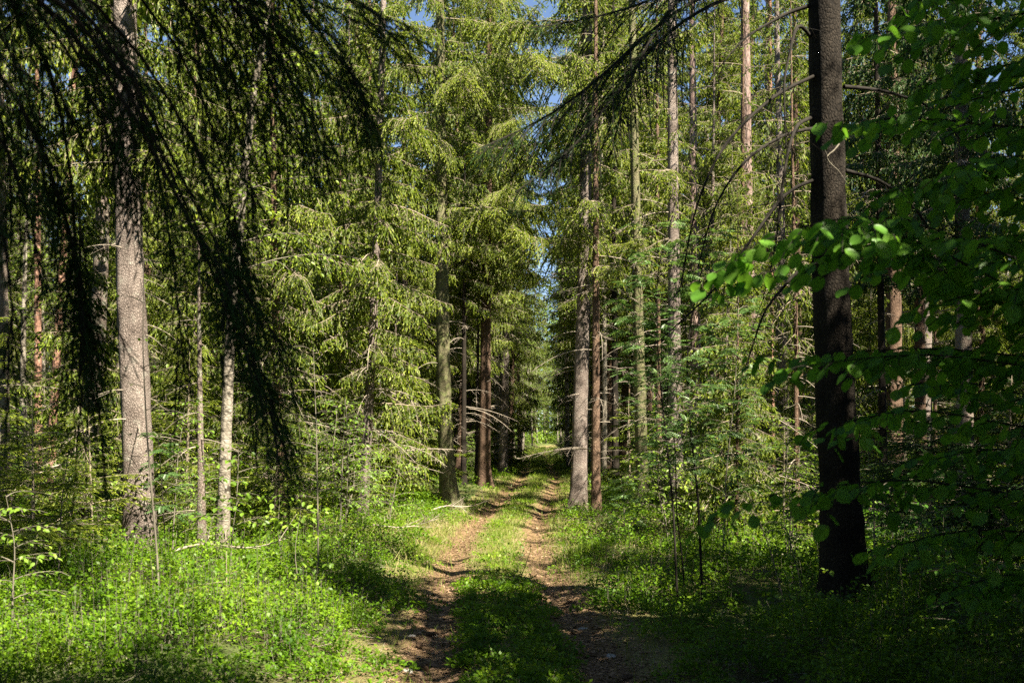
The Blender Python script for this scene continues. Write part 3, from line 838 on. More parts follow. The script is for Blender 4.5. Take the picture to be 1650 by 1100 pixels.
for px, py, s, rz, lab in ((687, 1016, .11, .4, 'dark spruce cone beside the pale flat stone in the left rut'), (672, 1040, .10, 1.3, 'dark spruce cone in the left rut, below the pale stone'),
                           (690, 1066, .12, 2.9, 'brown spruce cone nearest to the front in the left rut'), (912, 966, .10, .8, 'dark spruce cone lying alone in the right rut'),
                           (1003, 1086, .12, .2, 'long spruce cone at the very front of the right rut'), (690, 990, .06, 2.0, 'tiny dark cone in the left rut where shade begins')):
    lay('spruce_cone', CONE, px, py, s, rz, lab, 'cone', 'spruce cones on the track')
for i, (px, py, s, rz, lab) in enumerate(((697, 1012, .06, .3, 'pale flat stone beside a dark cone in the left rut'), (662, 1022, .05, 1.0, 'small pale stone at the outer edge of the left rut'),
                           (700, 1094, .06, 2.0, 'pale stone at the front corner of the left rut'), (655, 1075, .05, .5, 'grey stone near the front plants of the left rut'),
                           (940, 1005, .05, .1, 'light grey pebble in the shaded right rut'), (985, 1050, .06, 1.8, 'grey stone further forward in the right rut'))):
    lay('stone', STONES[i % 3], px, py, s, rz, lab, 'stone', 'stones on the track', .008)
def standing_twig():
    rng = np.random.default_rng(4); g = Geo()
    d = 12.4
    b = np.array([px_x(838, d), d, float(ground(px_x(838, d), d))])
    pts = [np.zeros(3), np.array([.05, .02, .13]), np.array([.10, .02, .27]), np.array([.14, .0, .36]), np.array([.135, 0, .46])]
    A, _ = resample(pts, 9)
    tube(A, np.linspace(.006, .002, 9), 5, g)
    tubes3(A[[3, 5, 6, 7]], A[[3, 5, 6, 7]]+np.array([[.05, 0, .07], [-.04, .02, .08], [.05, 0, .04], [-.03, 0, .05]]), .0025, .001, g, 0)
    tag(g.build('twig', M['cone'], loc=b), 'thin dark twig standing upright in the middle of the sunny track', 'twig')
standing_twig()

# ------------------------------------------------------------------ the trees
def tree(name, label, cat, pts, d, w, H, bark, crown=None, dead=None, boughs=(), flare=.45, butt=None, group=None, seed=0, taper=.85, wy=None):
    """A conifer standing at distance d: trunk, crown, separate big boughs, dead branches."""
    rng = np.random.default_rng(1000+seed)
    base, fn = trunk_curve(d, pts, H)
    t = thing(name, label, cat, base, group)
    r0 = w*d/FPX/2
    rad = lambda z: max(.006, r0*(1.04-.05*z)*1.0 if z < .8 else r0*max(.0, 1-(z-.0)/H)**taper)
    trunk_geo(fn, rad, H, rng, 22 if d < 16 else 14, flare, butt).build('trunk', M[bark], t)
    zvis = px_z(-70, d)-base[2]
    if crown:
        cw = crown.get
        g = spruce_crown(fn, H, cw('cb'), cw('L', 2.2), rng, zvis, cw('mode', 'low'), cw('per', 4.6), cw('step', .45), cw('style', 'hang'), avoid=cw('avoid'), shade=cw('shade', 1.0))
        g.build('crown', [M['twig'], M[cw('mat', 'needle')], M[cw('shoot', 'shoot')]], t, smooth=False)
    for i, b in enumerate(boughs):   # (row in the photo, azimuth, length, droop, lushness[, mode])
        py, az, L, droop, pend = b[:5]
        g = Geo(); z = px_z(py, d)-base[2]
        ax = bough_axis(L, .08, droop, .28) @ rotz(radians(az)).T+fn(z)
        spruce_bough(g, ax, rng, 'hero', width=b[6] if len(b) > 6 else .30, pend=pend, spacing=.07 if len(b) < 7 else .05, shoot=.8, bare=.2, r0=.02, hang=13, hl=2.0, tw=.034)
        g.build('bough', [M['twig'], M['needle'], M['shoot']], t, smooth=False)
    if dead:
        for k in range(min(dead[2], 18)):
            g = Geo()
            dead_limbs(g, fn, rad, dead[0], dead[1], 1, rng, dead[3] if len(dead) > 3 else (.5, 1.7))
            g.build('dead_branch', M['dead'], t)
    return t, base, fn, rad

ROWS = 'spruces along the forest track'
# --- left of the track
tree('spruce_tree', 'thick pale grey spruce trunk on the left behind the dark hanging boughs', 'spruce', [(226, 880), (222, 700), (210, 450), (203, 150)], 13, 50, 22, 'spruce_pale',
     dict(cb=5.2, L=2.0, avoid=(-pi/2, .7), mat='needle'), (1.2, 6, 14, (.3, 1.0)), group=ROWS, seed=1)
tree('spruce_tree', 'thin dead grey trunk standing just left of the pale mottled birch', 'spruce', [(326, 890), (324, 760), (322, 620)], 13.7, 13, 5.2, 'spruce', None, (.5, 5, 14, (.3, .9)), group=ROWS, seed=2)
tree('spruce_tree', 'dark spruce between the mottled birch and the thin pale leaning trunk', 'spruce', [(452, 800), (444, 500), (440, 250)], 18.5, 15, 17, 'brown', dict(cb=2.2, L=1.9), (.8, 4, 18), [(430, -60, 1.9, .6, .9), (520, -110, 1.6, .55, .9), (330, -40, 1.8, .6, .8)], group=ROWS, seed=3)
tree('spruce_tree', 'thin pale leaning spruce carrying bright boughs left of the track', 'spruce', [(583, 845), (592, 690), (600, 560), (608, 350), (612, 200), (617, 50)], 19.5, 17, 19, 'spruce_pale',
     dict(cb=2.6, L=1.7, per=4.0), (.8, 4.5, 16), [(200, -60, 2.0, .55, 1.0), (190, -130, 1.6, .6, 1.0), (330, -25, 1.7, .7, 1.0), (650, -20, 1.9, .35, .7), (480, -150, 1.6, .6, 1.0), (420, -80, 1.5, .6, 1.), (110, -45, 1.8, .6, 1.)], group=ROWS, seed=4)
tree('spruce_tree', 'dark mossy spruce with a root spur left of the track', 'spruce', [(722, 800), (714, 600), (712, 400), (710, 200)], 24, 26, 22, 'spruce_moss',
     dict(cb=6.8, L=1.7, per=3.4), (1.5, 7, 22), [(330, -14, 2.7, .45, .8, 'mid', .42), (340, -50, 2.5, .5, .8, 'mid', .42), (130, -20, 3.0, .38, .8, 'mid', .40), (150, -70, 2.6, .45, .9, 'mid', .40), (30, 0, 3.0, .4, .9, 'mid', .38), (235, -100, 2.2, .5, .9, 'mid', .40)], butt=(0.0, 1.0), group=ROWS, seed=5)
tree('spruce_tree', 'straight dark reddish spruce close beside the left edge of the track', 'spruce', [(780, 770), (783, 500), (787, 250)], 31, 20, 23, 'brown',
     dict(cb=6.0, L=2.6), (1.5, 7, 16), [(320, -75, 3.6, .45, 1.0, 'mid', .40), (325, -110, 3.2, .5, 1.0, 'mid', .40), (330, -45, 3.2, .5, 1.0, 'mid', .40), (120, -80, 3.4, .4, 1.0), (110, -50, 3.2, .45, 1.0), (125, -115, 3.0, .45, 1.), (210, -70, 2.8, .5, 1.), (60, -60, 3.4, .4, 1.), (10, -90, 3.4, .4, 1.), (180, -30, 3.6, .4, 1.), (260, -20, 3.4, .4, 1.), (400, -100, 2.6, .5, 1.), (90, -10, 3.8, .4, 1.), (320, 0, 3.0, .45, .9)], group=ROWS, seed=6)
tree('spruce_tree', 'dark pole-thin spruce just left of the reddish trunk by the track', 'spruce', [(747, 770), (748, 450)], 30, 9, 16, 'spruce_shaded', dict(cb=5.5, L=1.5), (1, 6, 14), group=ROWS, seed=7)
tree('spruce_tree', 'thinnest dark pole squeezed against the reddish trunk by the track', 'spruce', [(768, 760), (771, 500)], 33, 6, 12, 'spruce_shaded', dict(cb=5, L=1.2), (1, 6, 10), group=ROWS, seed=8)
tree('spruce_tree', 'slim dark spruce in shade behind the thin pale leaning trunk', 'spruce', [(655, 800), (653, 560)], 29, 13, 18, 'spruce_shaded', dict(cb=3.5, L=2.0), (1, 5, 18), group=ROWS, seed=9)
tree('spruce_tree', 'grey-barked trunk cut by the left edge of the view', 'spruce', [(4, 800), (2, 400), (-2, 200)], 17, 24, 21, 'spruce', dict(cb=5.5, L=1.8), (1.5, 6, 12), group=ROWS, seed=10)
tree('spruce_tree', 'broad stained trunk low among young spruces, leaning to the right', 'spruce', [(128, 840), (146, 690), (158, 540)], 16.5, 30, 16, 'spruce', dict(cb=5.5, L=1.6), (2, 6, 10), group=ROWS, seed=11)
tree('spruce_tree', 'mid grey spruce hung with twigs between the birch and the dark spruce', 'spruce', [(512, 800), (508, 450), (505, 200)], 25, 13, 20, 'spruce', dict(cb=2.0, L=2.0), (1, 5, 20), [(420, -70, 2.2, .6, 1.), (560, -60, 2.0, .6, .9)], group=ROWS, seed=12)
PIN = 'pines among the spruces'
tree('pine_tree', 'slender reddish pine furthest left among the dark boughs', 'pine', [(62, 760), (61, 500), (60, 250)], 27, 13, 22, 'pine', None, (5, 9, 8), group=PIN, seed=13)
tree('pine_tree', 'leaning pine with red upper bark and pale foot on the left', 'pine', [(80, 800), (88, 640), (100, 440), (116, 230)], 24, 15, 22, 'pine', None, (4, 9, 8), group=PIN, seed=14)
tree('pine_tree', 'distant red pine seen beyond the end of the dark poles by the track', 'pine', [(811, 680), (815, 480), (817, 400)], 52, 11, 24, 'pine', None, (8, 14, 10), group=PIN, seed=15)
# --- right of the track
tree('spruce_tree', 'stout pale grey spruce with a bare foot on the right edge of the track', 'spruce', [(932, 815), (935, 650), (941, 480), (945, 200)], 23, 27, 23, 'spruce_pale',
     dict(cb=7.4, L=1.7, per=3.4), (2.0, 7, 34, (.6, 1.7)), [(395, -128, 2.8, .35, .8, 'mid', .42), (380, -98, 2.7, .4, .8, 'mid', .42), (400, -58, 2.3, .4, .8, 'mid', .42), (235, -160, 2.9, .42, .9, 'mid', .40), (130, -120, 2.8, .4, .9, 'mid', .40), (40, -165, 3.0, .4, .9, 'mid', .38)], group=ROWS, seed=20)
tree('spruce_tree', 'narrow dark spruce trunk close in front of the stout pale spruce', 'spruce', [(960, 835), (960, 500)], 21, 15, 15, 'brown', dict(cb=4.6, L=.9, per=2.6, style='thin'), (1.2, 6, 20), [(330, -100, 1.7, .5, .9), (210, -75, 1.7, .5, .9), (110, -110, 1.8, .5, .9), (430, -70, 1.3, .5, .9)], group=ROWS, seed=21)
tree('spruce_tree', 'brown spruce with a mossy foot behind the rowan, leaning left', 'spruce', [(1036, 825), (1028, 500), (1020, 120)], 22, 21, 22, 'spruce_moss', dict(cb=5.2, L=1.25, per=2.6, style='thin'), (2, 8, 26, (.5, 1.6)), [(120, -120, 2.0, .5, 1.)], group=ROWS, seed=22)
tree('spruce_tree', 'spruce with pale upper bark and a black foot behind the rowan stems', 'spruce', [(1090, 840), (1086, 500), (1083, 120)], 20, 24, 22, 'spruce_pale', dict(cb=5.0, L=1.25, per=2.6, style='thin'), (1.5, 7, 26, (.5, 1.7)), [(280, -110, 1.6, .55, .9), (70, -80, 1.9, .5, .9)], group=ROWS, seed=23)
tree('pine_tree', 'pinkish pine trunk right of the black-footed spruce', 'pine', [(1122, 740), (1119, 450), (1116, 200)], 29, 20, 23, 'pine_grey', None, (4, 10, 14), group=PIN, seed=24)
tree('pine_tree', 'sunlit thick pink-grey pine trunk with furrowed bark on the right', 'pine', [(1207, 790), (1208, 600), (1203, 300)], 24, 26, 22, 'pine_grey', None, (2, 8, 16), group=PIN, seed=25)
tree('spruce_tree', 'pale slim spruce right of the furrowed pine trunk', 'spruce', [(1266, 760), (1262, 500), (1252, 80)], 27, 17, 22, 'spruce_pale', dict(cb=5.5, L=1.6, per=3, style='thin'), (1.5, 9, 30, (.5, 1.7)), group=ROWS, seed=26)
tree('pine_tree', 'reddish pine tucked between the furrowed pine and the pale slim spruce', 'pine', [(1240, 760), (1240, 460)], 31, 17, 22, 'pine', None, (3, 9, 12), group=PIN, seed=27)
tree('spruce_tree', 'thin dark spruce pole behind the near black trunk on the right', 'spruce', [(1424, 760), (1418, 400), (1412, 60)], 20, 14, 18, 'spruce_shaded', dict(cb=5, L=1.5, mat='shadeneedle', shoot='needle'), (1.5, 7, 20), group=ROWS, seed=28)
tree('spruce_tree', 'dappled grey trunk among the broad leaves near the right edge', 'spruce', [(1556, 780), (1551, 400), (1549, 70)], 18, 29, 21, 'spruce', dict(cb=4.8, L=1.8, mat='shadeneedle', shoot='needle'), (1.5, 7, 20), group=ROWS, seed=29)
tree('spruce_tree', 'dark thick trunk in gloom behind the broad leaves on the right', 'spruce', [(1442, 790), (1440, 580)], 25, 30, 22, 'brown', dict(cb=7, L=2, mat='shadeneedle', shoot='needle'), (2, 8, 16), group=ROWS, seed=30)
tree('spruce_tree', 'dark medium trunk next to the thick gloomy one on the right', 'spruce', [(1484, 790), (1482, 560)], 26, 19, 21, 'brown', dict(cb=6, L=1.8, mat='shadeneedle', shoot='needle'), (2, 8, 16), group=ROWS, seed=31)
tree('spruce_tree', 'slim brown spruce left of the near black trunk on the right', 'spruce', [(1290, 790), (1286, 500), (1282, 200)], 30, 15, 20, 'brown', dict(cb=8, L=1.8), (2, 9, 20), group=ROWS, seed=32)
tree('spruce_tree', 'shaded spruce pole between the rowan and the black-footed spruce', 'spruce', [(1062, 800), (1060, 500)], 27, 11, 17, 'brown', dict(cb=6, L=1.5), (2, 8, 16), group=ROWS, seed=33)
tree('spruce_tree', 'thin shaded pole between the narrow dark trunk and the mossy brown spruce', 'spruce', [(992, 800), (990, 500)], 29, 12, 18, 'spruce_shaded', dict(cb=5, L=1.7), (2, 8, 18), group=ROWS, seed=34)

tree('spruce_tree', 'thin twig-hung spruce standing in front of the furrowed pink-grey pine', 'spruce', [(1192, 810), (1195, 500), (1197, 230)], 19, 11, 11.5, 'brown', dict(cb=3.4, L=1.6, style='thin'), (1.2, 5, 16), group=ROWS, seed=35)
tree('spruce_tree', 'twig-hung spruce between the black-footed trunk and the pinkish pine', 'spruce', [(1142, 800), (1146, 500), (1150, 200)], 23, 11, 13, 'spruce', dict(cb=4.5, L=1.8, style='thin'), (1.2, 6, 16), [(250, -100, 1.8, .6, 1.1), (330, -60, 1.6, .6, 1.1)], group=ROWS, seed=36)
tree('spruce_tree', 'ragged spruce with drooping brown twigs left of the near black trunk', 'spruce', [(1284, 830), (1282, 500), (1276, 200)], 17, 10, 10.5, 'brown', dict(cb=3.6, L=1.5, style='thin'), (1.2, 5, 16), group=ROWS, seed=37)
# --- the near black trunk on the right, with its arching bare limbs and dark boughs
NB, nbase, nfn, nrad = tree('spruce_tree', 'big near black spruce trunk on the right with arching bare limbs', 'spruce', [(1362, 960), (1356, 800), (1345, 600), (1335, 300), (1328, 0)], 9.4, 66, 21, 'spruce_shaded',
     dict(cb=8.5, L=1.8, per=3.6, mat='shadeneedle', shoot='shadeneedle'), None, group=ROWS, seed=40, taper=1.0, flare=.35)
def poly(pts, base=(0, 0, 0), n=14):
    P = np.array([P3(*q) for q in pts])-np.asarray(base)
    return resample(P, n)[0]
rng = np.random.default_rng(41)
for pts in ([(1330, 115, 10), (1250, 150, 9.8), (1165, 230, 9.5), (1120, 330, 9.3), (1095, 470, 9.2)], [(1332, 205, 10), (1270, 212, 9.7), (1200, 255, 9.4), (1150, 330, 9.2), (1125, 430, 9.1)],
            [(1333, 285, 10), (1270, 300, 9.9), (1215, 380, 9.8), (1150, 470, 9.6), (1050, 560, 9.4)], [(1306, 60, 10), (1285, 30, 9.8), (1262, 130, 9.6), (1268, 250, 9.5)],
            [(1308, 190, 10), (1280, 200, 9.6), (1262, 280, 9.4), (1250, 400, 9.3), (1230, 480, 9.2)], [(1360, 140, 10), (1420, 145, 10.2), (1500, 170, 10.4), (1560, 240, 10.5)],
            [(1362, 275, 10), (1420, 290, 10.2), (1480, 340, 10.4), (1530, 420, 10.5)], [(1310, 8, 10), (1270, 20, 10), (1200, 60, 9.8), (1150, 120, 9.7)], [(1338, 420, 10), (1290, 430, 9.8), (1230, 500, 9.6), (1200, 600, 9.5)]):
    g = Geo(); A = poly([(q[0], q[1], q[2]-.6) for q in pts], nbase, 16)
    tube(A, np.linspace(.020, .004, 16), 6, g)
    m = int(np.linalg.norm(np.diff(A, axis=0), axis=1).sum()*12)
    k = rng.uniform(.15, 1, m)*15
    i = np.minimum(k.astype(int), 14); q = A[i]+(A[i+1]-A[i])*(k-i)[:, None]
    td = (A[i+1]-A[i])/np.linalg.norm(A[i+1]-A[i], axis=1)[:, None]*.7+rng.normal(size=(m, 3))*.6-np.array([0, 0, .5])
    e = q+unit(td)*rng.uniform(.08, .45, (m, 1))
    tubes3(q, e, .004, .0015, g, 0)
    j = rng.integers(0, m, 2*m); f = rng.uniform(.3, 1, (2*m, 1))
    q2 = q[j]+(e[j]-q[j])*f
    tubes3(q2, q2+unit(td[j]+rng.normal(size=(2*m, 3))*.7)*rng.uniform(.04, .16, (2*m, 1)), .0022, .001, g, 0)
    g.build('bare_limb', M['shadetwig'], NB)
for pts, wd in (([(1330, -60, 10), (1180, -30, 9.6), (1080, 20, 9.3), (985, 110, 9.0), (890, 190, 8.8), (770, 240, 8.6)], .30), ([(1330, -90, 10), (1150, -60, 9.5), (1060, 0, 9.2), (960, 30, 9), (860, 45, 8.8)], .22),
            ([(1330, -30, 10), (1170, -10, 9.5), (1060, 60, 9.1), (985, 160, 8.8), (930, 240, 8.6), (830, 310, 8.4)], .26), ([(1330, -120, 10), (1200, -90, 9.2), (1090, -10, 8.8), (1010, 130, 8.6), (985, 250, 8.5)], .22)):
    g = Geo()
    spruce_bough(g, poly([(q[0], q[1], q[2]-.6) for q in pts], nbase, 20), rng, 'near', width=wd, pend=.55, spacing=.06, twig=(.06, .13), shoot=.35, bare=.15, r0=.022, tw=.035, start=.42, hang=3)
    g.build('bough', [M['shadetwig'], M['shadeneedle'], M['shadeneedle']], NB, smooth=False)
g = Geo(); A = poly([(1352, 232, 9.15), (1342, 246, 9.1), (1330, 250, 9.1), (1335, 262, 9.08), (1352, 275, 9.1), (1362, 292, 9.1)], nbase, 14)
tube(A, np.linspace(.008, .003, 14), 5, g)
tubes3(A[[2, 4, 5, 8, 10]], A[[2, 4, 5, 8, 10]]+rng.normal(0, .05, (5, 3)), .003, .001, g, 0)
g.build('dry_snag', M['stem'], NB)

# --- the near spruce left of the view whose dark boughs hang into the picture
nl = thing('spruce_tree', 'near spruce standing beyond the left edge, its dark boughs hanging across the view', 'spruce', (-3.3, 2.6, float(ground(-3.3, 2.6))), ROWS)
nlb = np.array(nl.location)
fnl = lambda z: np.array([0, 0, z])
trunk_geo(fnl, lambda z: max(.01, .21*(1-z/19)**.9), 19, np.random.default_rng(50), 18).build('trunk', M['spruce_shaded'], nl)
gnl = spruce_crown(fnl, 19, 4.6, 2.3, np.random.default_rng(51), 0, 'coarse', per=5.5)
gnl.build('crown', [M['shadetwig'], M['shadeneedle'], M['shadeneedle']], nl, smooth=False)
rng = np.random.default_rng(52)
NLB = [([(-500, -260, 3.0), (40, -60, 3.5), (150, 90, 3.6), (230, 190, 3.6), (320, 390, 3.6), (400, 560, 3.6), (462, 735, 3.6)], 0.20, 0.56),
                ([(-480, -420, 2.9), (150, -190, 3.5), (330, -20, 3.8), (450, 50, 3.9), (540, 110, 4.0), (590, 185, 4.0)], 0.23, 0.62),
                ([(-450, -480, 2.9), (200, -240, 3.6), (430, -60, 3.9), (560, -5, 4.0), (655, 50, 4.0)], 0.17, 0.43),
                ([(-480, -320, 2.9), (-100, -120, 3.4), (60, -10, 3.8), (110, 200, 3.9), (130, 420, 3.9), (115, 610, 3.9)], 0.18, 0.56),
                ([(-480, -200, 2.8), (-200, 0, 3.1), (0, 150, 3.4), (60, 320, 3.5), (70, 480, 3.5)], 0.20, 0.56),
                ([(-490, -350, 2.9), (100, -140, 3.7), (300, 60, 4.2), (370, 280, 4.3), (395, 430, 4.3)], 0.17, 0.56),
                ([(-480, -330, 2.9), (60, -110, 3.9), (210, 60, 4.4), (265, 300, 4.5), (285, 470, 4.5), (300, 620, 4.5)], 0.16, 0.50),
                ([(-480, -460, 2.9), (100, -230, 3.6), (300, -90, 4.0), (370, 60, 4.2), (400, 230, 4.2)], 0.21, 0.56),
                ([(-480, -300, 2.8), (-120, -80, 3.2), (-10, 60, 3.4), (30, 230, 3.5), (20, 380, 3.5)], 0.23, 0.56),
                ([(-480, -480, 2.9), (50, -260, 3.5), (260, -120, 3.8), (420, -30, 4.2), (480, 120, 4.3)], 0.21, 0.56)]
NLB += [([(-480, -300, 2.9), (-160, -60, 3.5), (40, 130, 3.8), (100, 330, 3.9), (145, 480, 3.9), (150, 650, 3.9)], .24, .8),         ([(-480, -460, 2.9), (220, -200, 3.7), (430, -50, 4.1), (530, 30, 4.2), (600, 70, 4.2), (650, 60, 4.2)], .2, .6), ([(-480, -400, 2.9), (100, -200, 3.5), (280, -60, 3.8), (350, 80, 3.9), (390, 200, 3.9), (410, 330, 3.9)], .22, .9),
        ([(-480, -400, 2.9), (120, -200, 3.7), (340, -60, 4.2), (440, 60, 4.4), (500, 160, 4.4), (530, 260, 4.4)], .2, .9), ([(-480, -240, 2.8), (-200, 0, 3.1), (-20, 250, 3.3), (30, 420, 3.3), (20, 600, 3.3)], .2, .8)]
for i in range(9):
    ex, ey = rng.uniform(-20, 430), rng.uniform(90, 330)
    dd = rng.uniform(3.4, 4.4)
    NLB.append(([(-480, rng.uniform(-480, -250), 2.9), (ex*.35-160, -220+ey*.2, dd-.3), (ex*.75-40, -40+ey*.3, dd), (ex, ey, dd+.1)], .18, .8))
for pts, wd, pd, st in (([(-480, -300, 2.9), (120, -20, 3.5), (250, 220, 3.6), (330, 400, 3.65), (385, 500, 3.7), (440, 640, 3.7)], .12, .45, .74), ([(-480, -300, 2.9), (140, -30, 3.5), (260, 210, 3.7), (340, 400, 3.7), (400, 480, 3.7), (470, 580, 3.7)], .10, .5, .78),
        ([(-480, -300, 2.9), (-160, -60, 3.5), (40, 130, 3.8), (100, 330, 3.9), (140, 430, 3.9), (150, 560, 3.9)], .12, .5, .62), ([(-480, -300, 2.9), (160, -30, 3.7), (270, 150, 3.9), (340, 280, 3.9), (390, 370, 3.9), (400, 450, 3.9)], .10, .5, .7),
        ([(-480, -460, 2.9), (220, -200, 3.7), (430, -60, 4.1), (530, 60, 4.2), (580, 140, 4.2)], .14, .7, .62), ([(-480, -430, 2.9), (250, -160, 3.7), (380, -20, 4.0), (440, 120, 4.1), (470, 230, 4.1)], .15, .7, .6)):
    g = Geo()
    spruce_bough(g, poly(pts, nlb, 26), rng, 'near', width=wd, pend=pd, spacing=.034, twig=(.06, .15), shoot=.3, bare=.05, r0=.013, tw=.026, start=st, hang=4, hl=.6, tipw=.6, gap=.6)
    g.build('bough', [M['shadetwig'], M['shadeneedle'], M['shadeneedle']], nl, smooth=False)
for pts, wd, pd in NLB:
    g = Geo()
    spruce_bough(g, poly(pts, nlb, 26), rng, 'near', width=wd*.5, pend=pd*1.3, spacing=.052, twig=(.07, .17), shoot=.3, bare=.06, r0=.013, tw=.026, start=.42, hang=5, hl=1.0, tipw=.6, gap=1.0)
    g.build('bough', [M['shadetwig'], M['shadeneedle'], M['shadeneedle']], nl, smooth=False)

# --- the pale mottled birch with leaves
def broadleaf(name, label, cat, axis, r0, bark, leafm, tmpl, leaf, n, L, rng, k0=.3, group=None, taper=.8, **kw):
    axis = np.asarray(axis, float); base = axis[0].copy()
    A, _ = resample(axis-base, max(14, len(axis)*4))
    t = thing(name, label, cat, base, group)
    g = Geo(); m = len(A)
    s = np.linspace(0, 1, m)
    rr = r0*(1-s*taper)*(1+.5*np.exp(-s*30))
    tube(A, rr, 12 if r0 > .03 else 6, g, rough=.03 if r0 > .03 else 0, rng=rng)
    g.build('trunk' if r0 > .03 else 'stem', M[bark], t)
    gw, gl = Geo(), Geo()
    add_branches(gw, gl, A, rng, n, L, tmpl, leaf, k0, **kw)
    gl.add_geo(gw, matmap={0: 1})
    if gl.n: gl.build('crown', [M[leafm], M['stem']], t, smooth=False)
    return t
def axis_px(pts, d, top=None):
    x0 = px_x(pts[0][0], d)
    P = [np.array([x0, d, float(ground(x0, d))-.02])]
    for q in pts:
        p = P3(q[0], q[1], q[2] if len(q) > 2 else d)
        if p[2] > P[0][2]+.05: P.append(p)
    return P
BRO = 'young broadleaf trees in the wood'
broadleaf('birch_tree', 'pale mottled birch with a crooked trunk and light green leaves on the left', 'birch', axis_px([(358, 890), (364, 700), (370, 560), (376, 460), (385, 380), (393, 280), (408, 150), (428, 50), (440, -60), (450, -400)], 13.6), .088, 'birch', 'birchleaf', LEAF_M, .078, 52, 1.6, np.random.default_rng(60), .35, BRO, l2=.5, sp2=.11, lsp=.06, br=.012, droop=.4)

# --- the beech beyond the right edge
bb = np.array([px_x(1830, 5.6), 5.6, 0]); bb[2] = float(ground(bb[0], bb[1]))
be = thing('beech_tree', 'broadleaf tree beyond the right edge, its green leaf tiers reaching into the view', 'beech', bb)
gB = Geo(); tube(np.array([[0, 0, -.05], [0, 0, .3], [.05, 0, 1.5], [-.03, 0, 3], [.04, 0, 5], [.0, .1, 7.5]]), [.15, .11, .10, .085, .06, .02], 12, gB)
gB.build('trunk', M['spruce_shaded'], be)
rng = np.random.default_rng(61)
TIERS = [([(1830, -60), (1650, 20), (1560, 40), (1390, 55)], 5.2, .38), ([(1830, 130), (1650, 210), (1500, 190), (1345, 195)], 5.3, .30), ([(1830, 480), (1640, 470), (1480, 385), (1350, 360), (1165, 430)], 4.6, .40),
         ([(1830, 560), (1650, 575), (1520, 560), (1380, 565), (1240, 572)], 5.0, .26), ([(1830, 690), (1650, 690), (1480, 655), (1310, 690)], 5.2, .34), ([(1830, 820), (1650, 800), (1480, 770), (1300, 785), (1128, 822)], 5.0, .32),
         ([(1830, 300), (1650, 330), (1520, 290), (1420, 310)], 5.6, .36), ([(1830, 500), (1650, 500), (1500, 425), (1380, 395), (1215, 445)], 4.8, .38), ([(1830, 450), (1600, 400), (1450, 350), (1330, 350), (1200, 400)], 4.45, .36), ([(1830, 590), (1650, 590), (1520, 570), (1400, 575), (1290, 590)], 4.7, .3), ([(1830, 840), (1700, 860), (1560, 850), (1440, 880)], 4.8, .36),
         ([(1830, 660), (1650, 640), (1560, 610), (1470, 620)], 6.1, .36), ([(1830, -100), (1680, -40), (1560, -30), (1460, 10)], 5.6, .4), ([(1830, 220), (1690, 250), (1600, 250), (1540, 270)], 4.9, .4),
         ([(1830, 760), (1690, 730), (1600, 720), (1500, 740)], 5.6, .4), ([(1830, 80), (1680, 100), (1580, 110), (1500, 130)], 6.0, .4), ([(1830, 360), (1700, 370), (1620, 380), (1560, 400)], 5.2, .42),
         ([(1830, 900), (1700, 930), (1620, 920), (1540, 950)], 5.4, .4)]
for pts, d, l2 in TIERS:
    n = len(pts)
    P = [bb+np.array([0, 0, px_z(pts[0][1], d)-bb[2]])]+[P3(q[0], q[1], d+.25*math.sin(i*2)) for i, q in enumerate(pts[1:])]
    gw, gl = Geo(), Geo()
    leafy_branch(gw, gl, np.array(P)-bb, rng, LEAF_L, leaf=.088, l2=l2*1.15, sp2=.068, lsp=.05, r0=.009, droop=.38, hang=.5, flat=.16, start=.15)
    o = gw.build('branch', M['shadetwig'], be)
    gl.build('leaves', M['beechleaf'], o, smooth=True)
gw, gl = Geo(), Geo()   # the higher crown over the view
for i in range(13):
    az = rng.uniform(0, 2*pi); z = rng.uniform(3.6, 7.2); L = rng.uniform(.8, 2.0)*(1.25-z/9)
    s = np.linspace(0, 1, 7)[:, None]
    leafy_branch(gw, gl, np.array([0, 0, z])+np.array([math.cos(az), math.sin(az), .25])*L*s-np.array([0, 0, .3])*s**2, rng, LEAF_M, leaf=.10, l2=.5, sp2=.10, lsp=.07, r0=.012, droop=.3)
gl.add_geo(gw, matmap={0: 1}); gl.build('crown', [M['beechleaf'], M['shadetwig']], be)

# ------------------------------------------------------------------ saplings, rowans, shrubs, young spruces
SAP = 'saplings under the trees'
rng = np.random.default_rng(70)
SHR = dict(l2=.3, sp2=.09, lsp=.05, droop=.25)
def sapling(label, pts, d, r0, n, L, leaf, k0=.3, tmpl=LEAF_M, mat='shrubleaf', name='broadleaf_sapling', cat='sapling', **kw):
    a = dict(SHR); a.update(kw)
    return broadleaf(name, label, cat, axis_px(pts, d), r0, 'stem', mat, tmpl, leaf, n, L, rng, k0, SAP, **a)
sapling('tall thin sapling with few leaves in front of the thick pale grey trunk', [(256, 1010), (254, 900), (245, 800), (236, 690), (230, 560), (232, 420)], 9.3, .012, 9, .34, .045, .25, sp2=.2, lsp=.09, l2=.16)
sapling('bare forked sapling with tiny leaves, alone in the sunny bilberry', [(513, 930), (512, 820), (510, 700), (505, 560)], 11.2, .013, 16, .5, .03, .25, l2=.22, sp2=.12, lsp=.07)
sapling('leafy bush with big bright leaves at the foot of the mottled birch', [(372, 880), (382, 800), (385, 720)], 11.8, .010, 13, .55, .075, .35, l2=.22, tmpl=LEAF_M)
sapling('low leafy sprig with bright leaves right below the mottled birch', [(320, 905), (335, 860), (345, 830)], 11.3, .008, 8, .4, .07, .3)
sapling('shrub with round light leaves just right of the thick pale grey trunk', [(278, 880), (286, 740), (300, 640)], 12.6, .012, 20, .55, .055, .3)
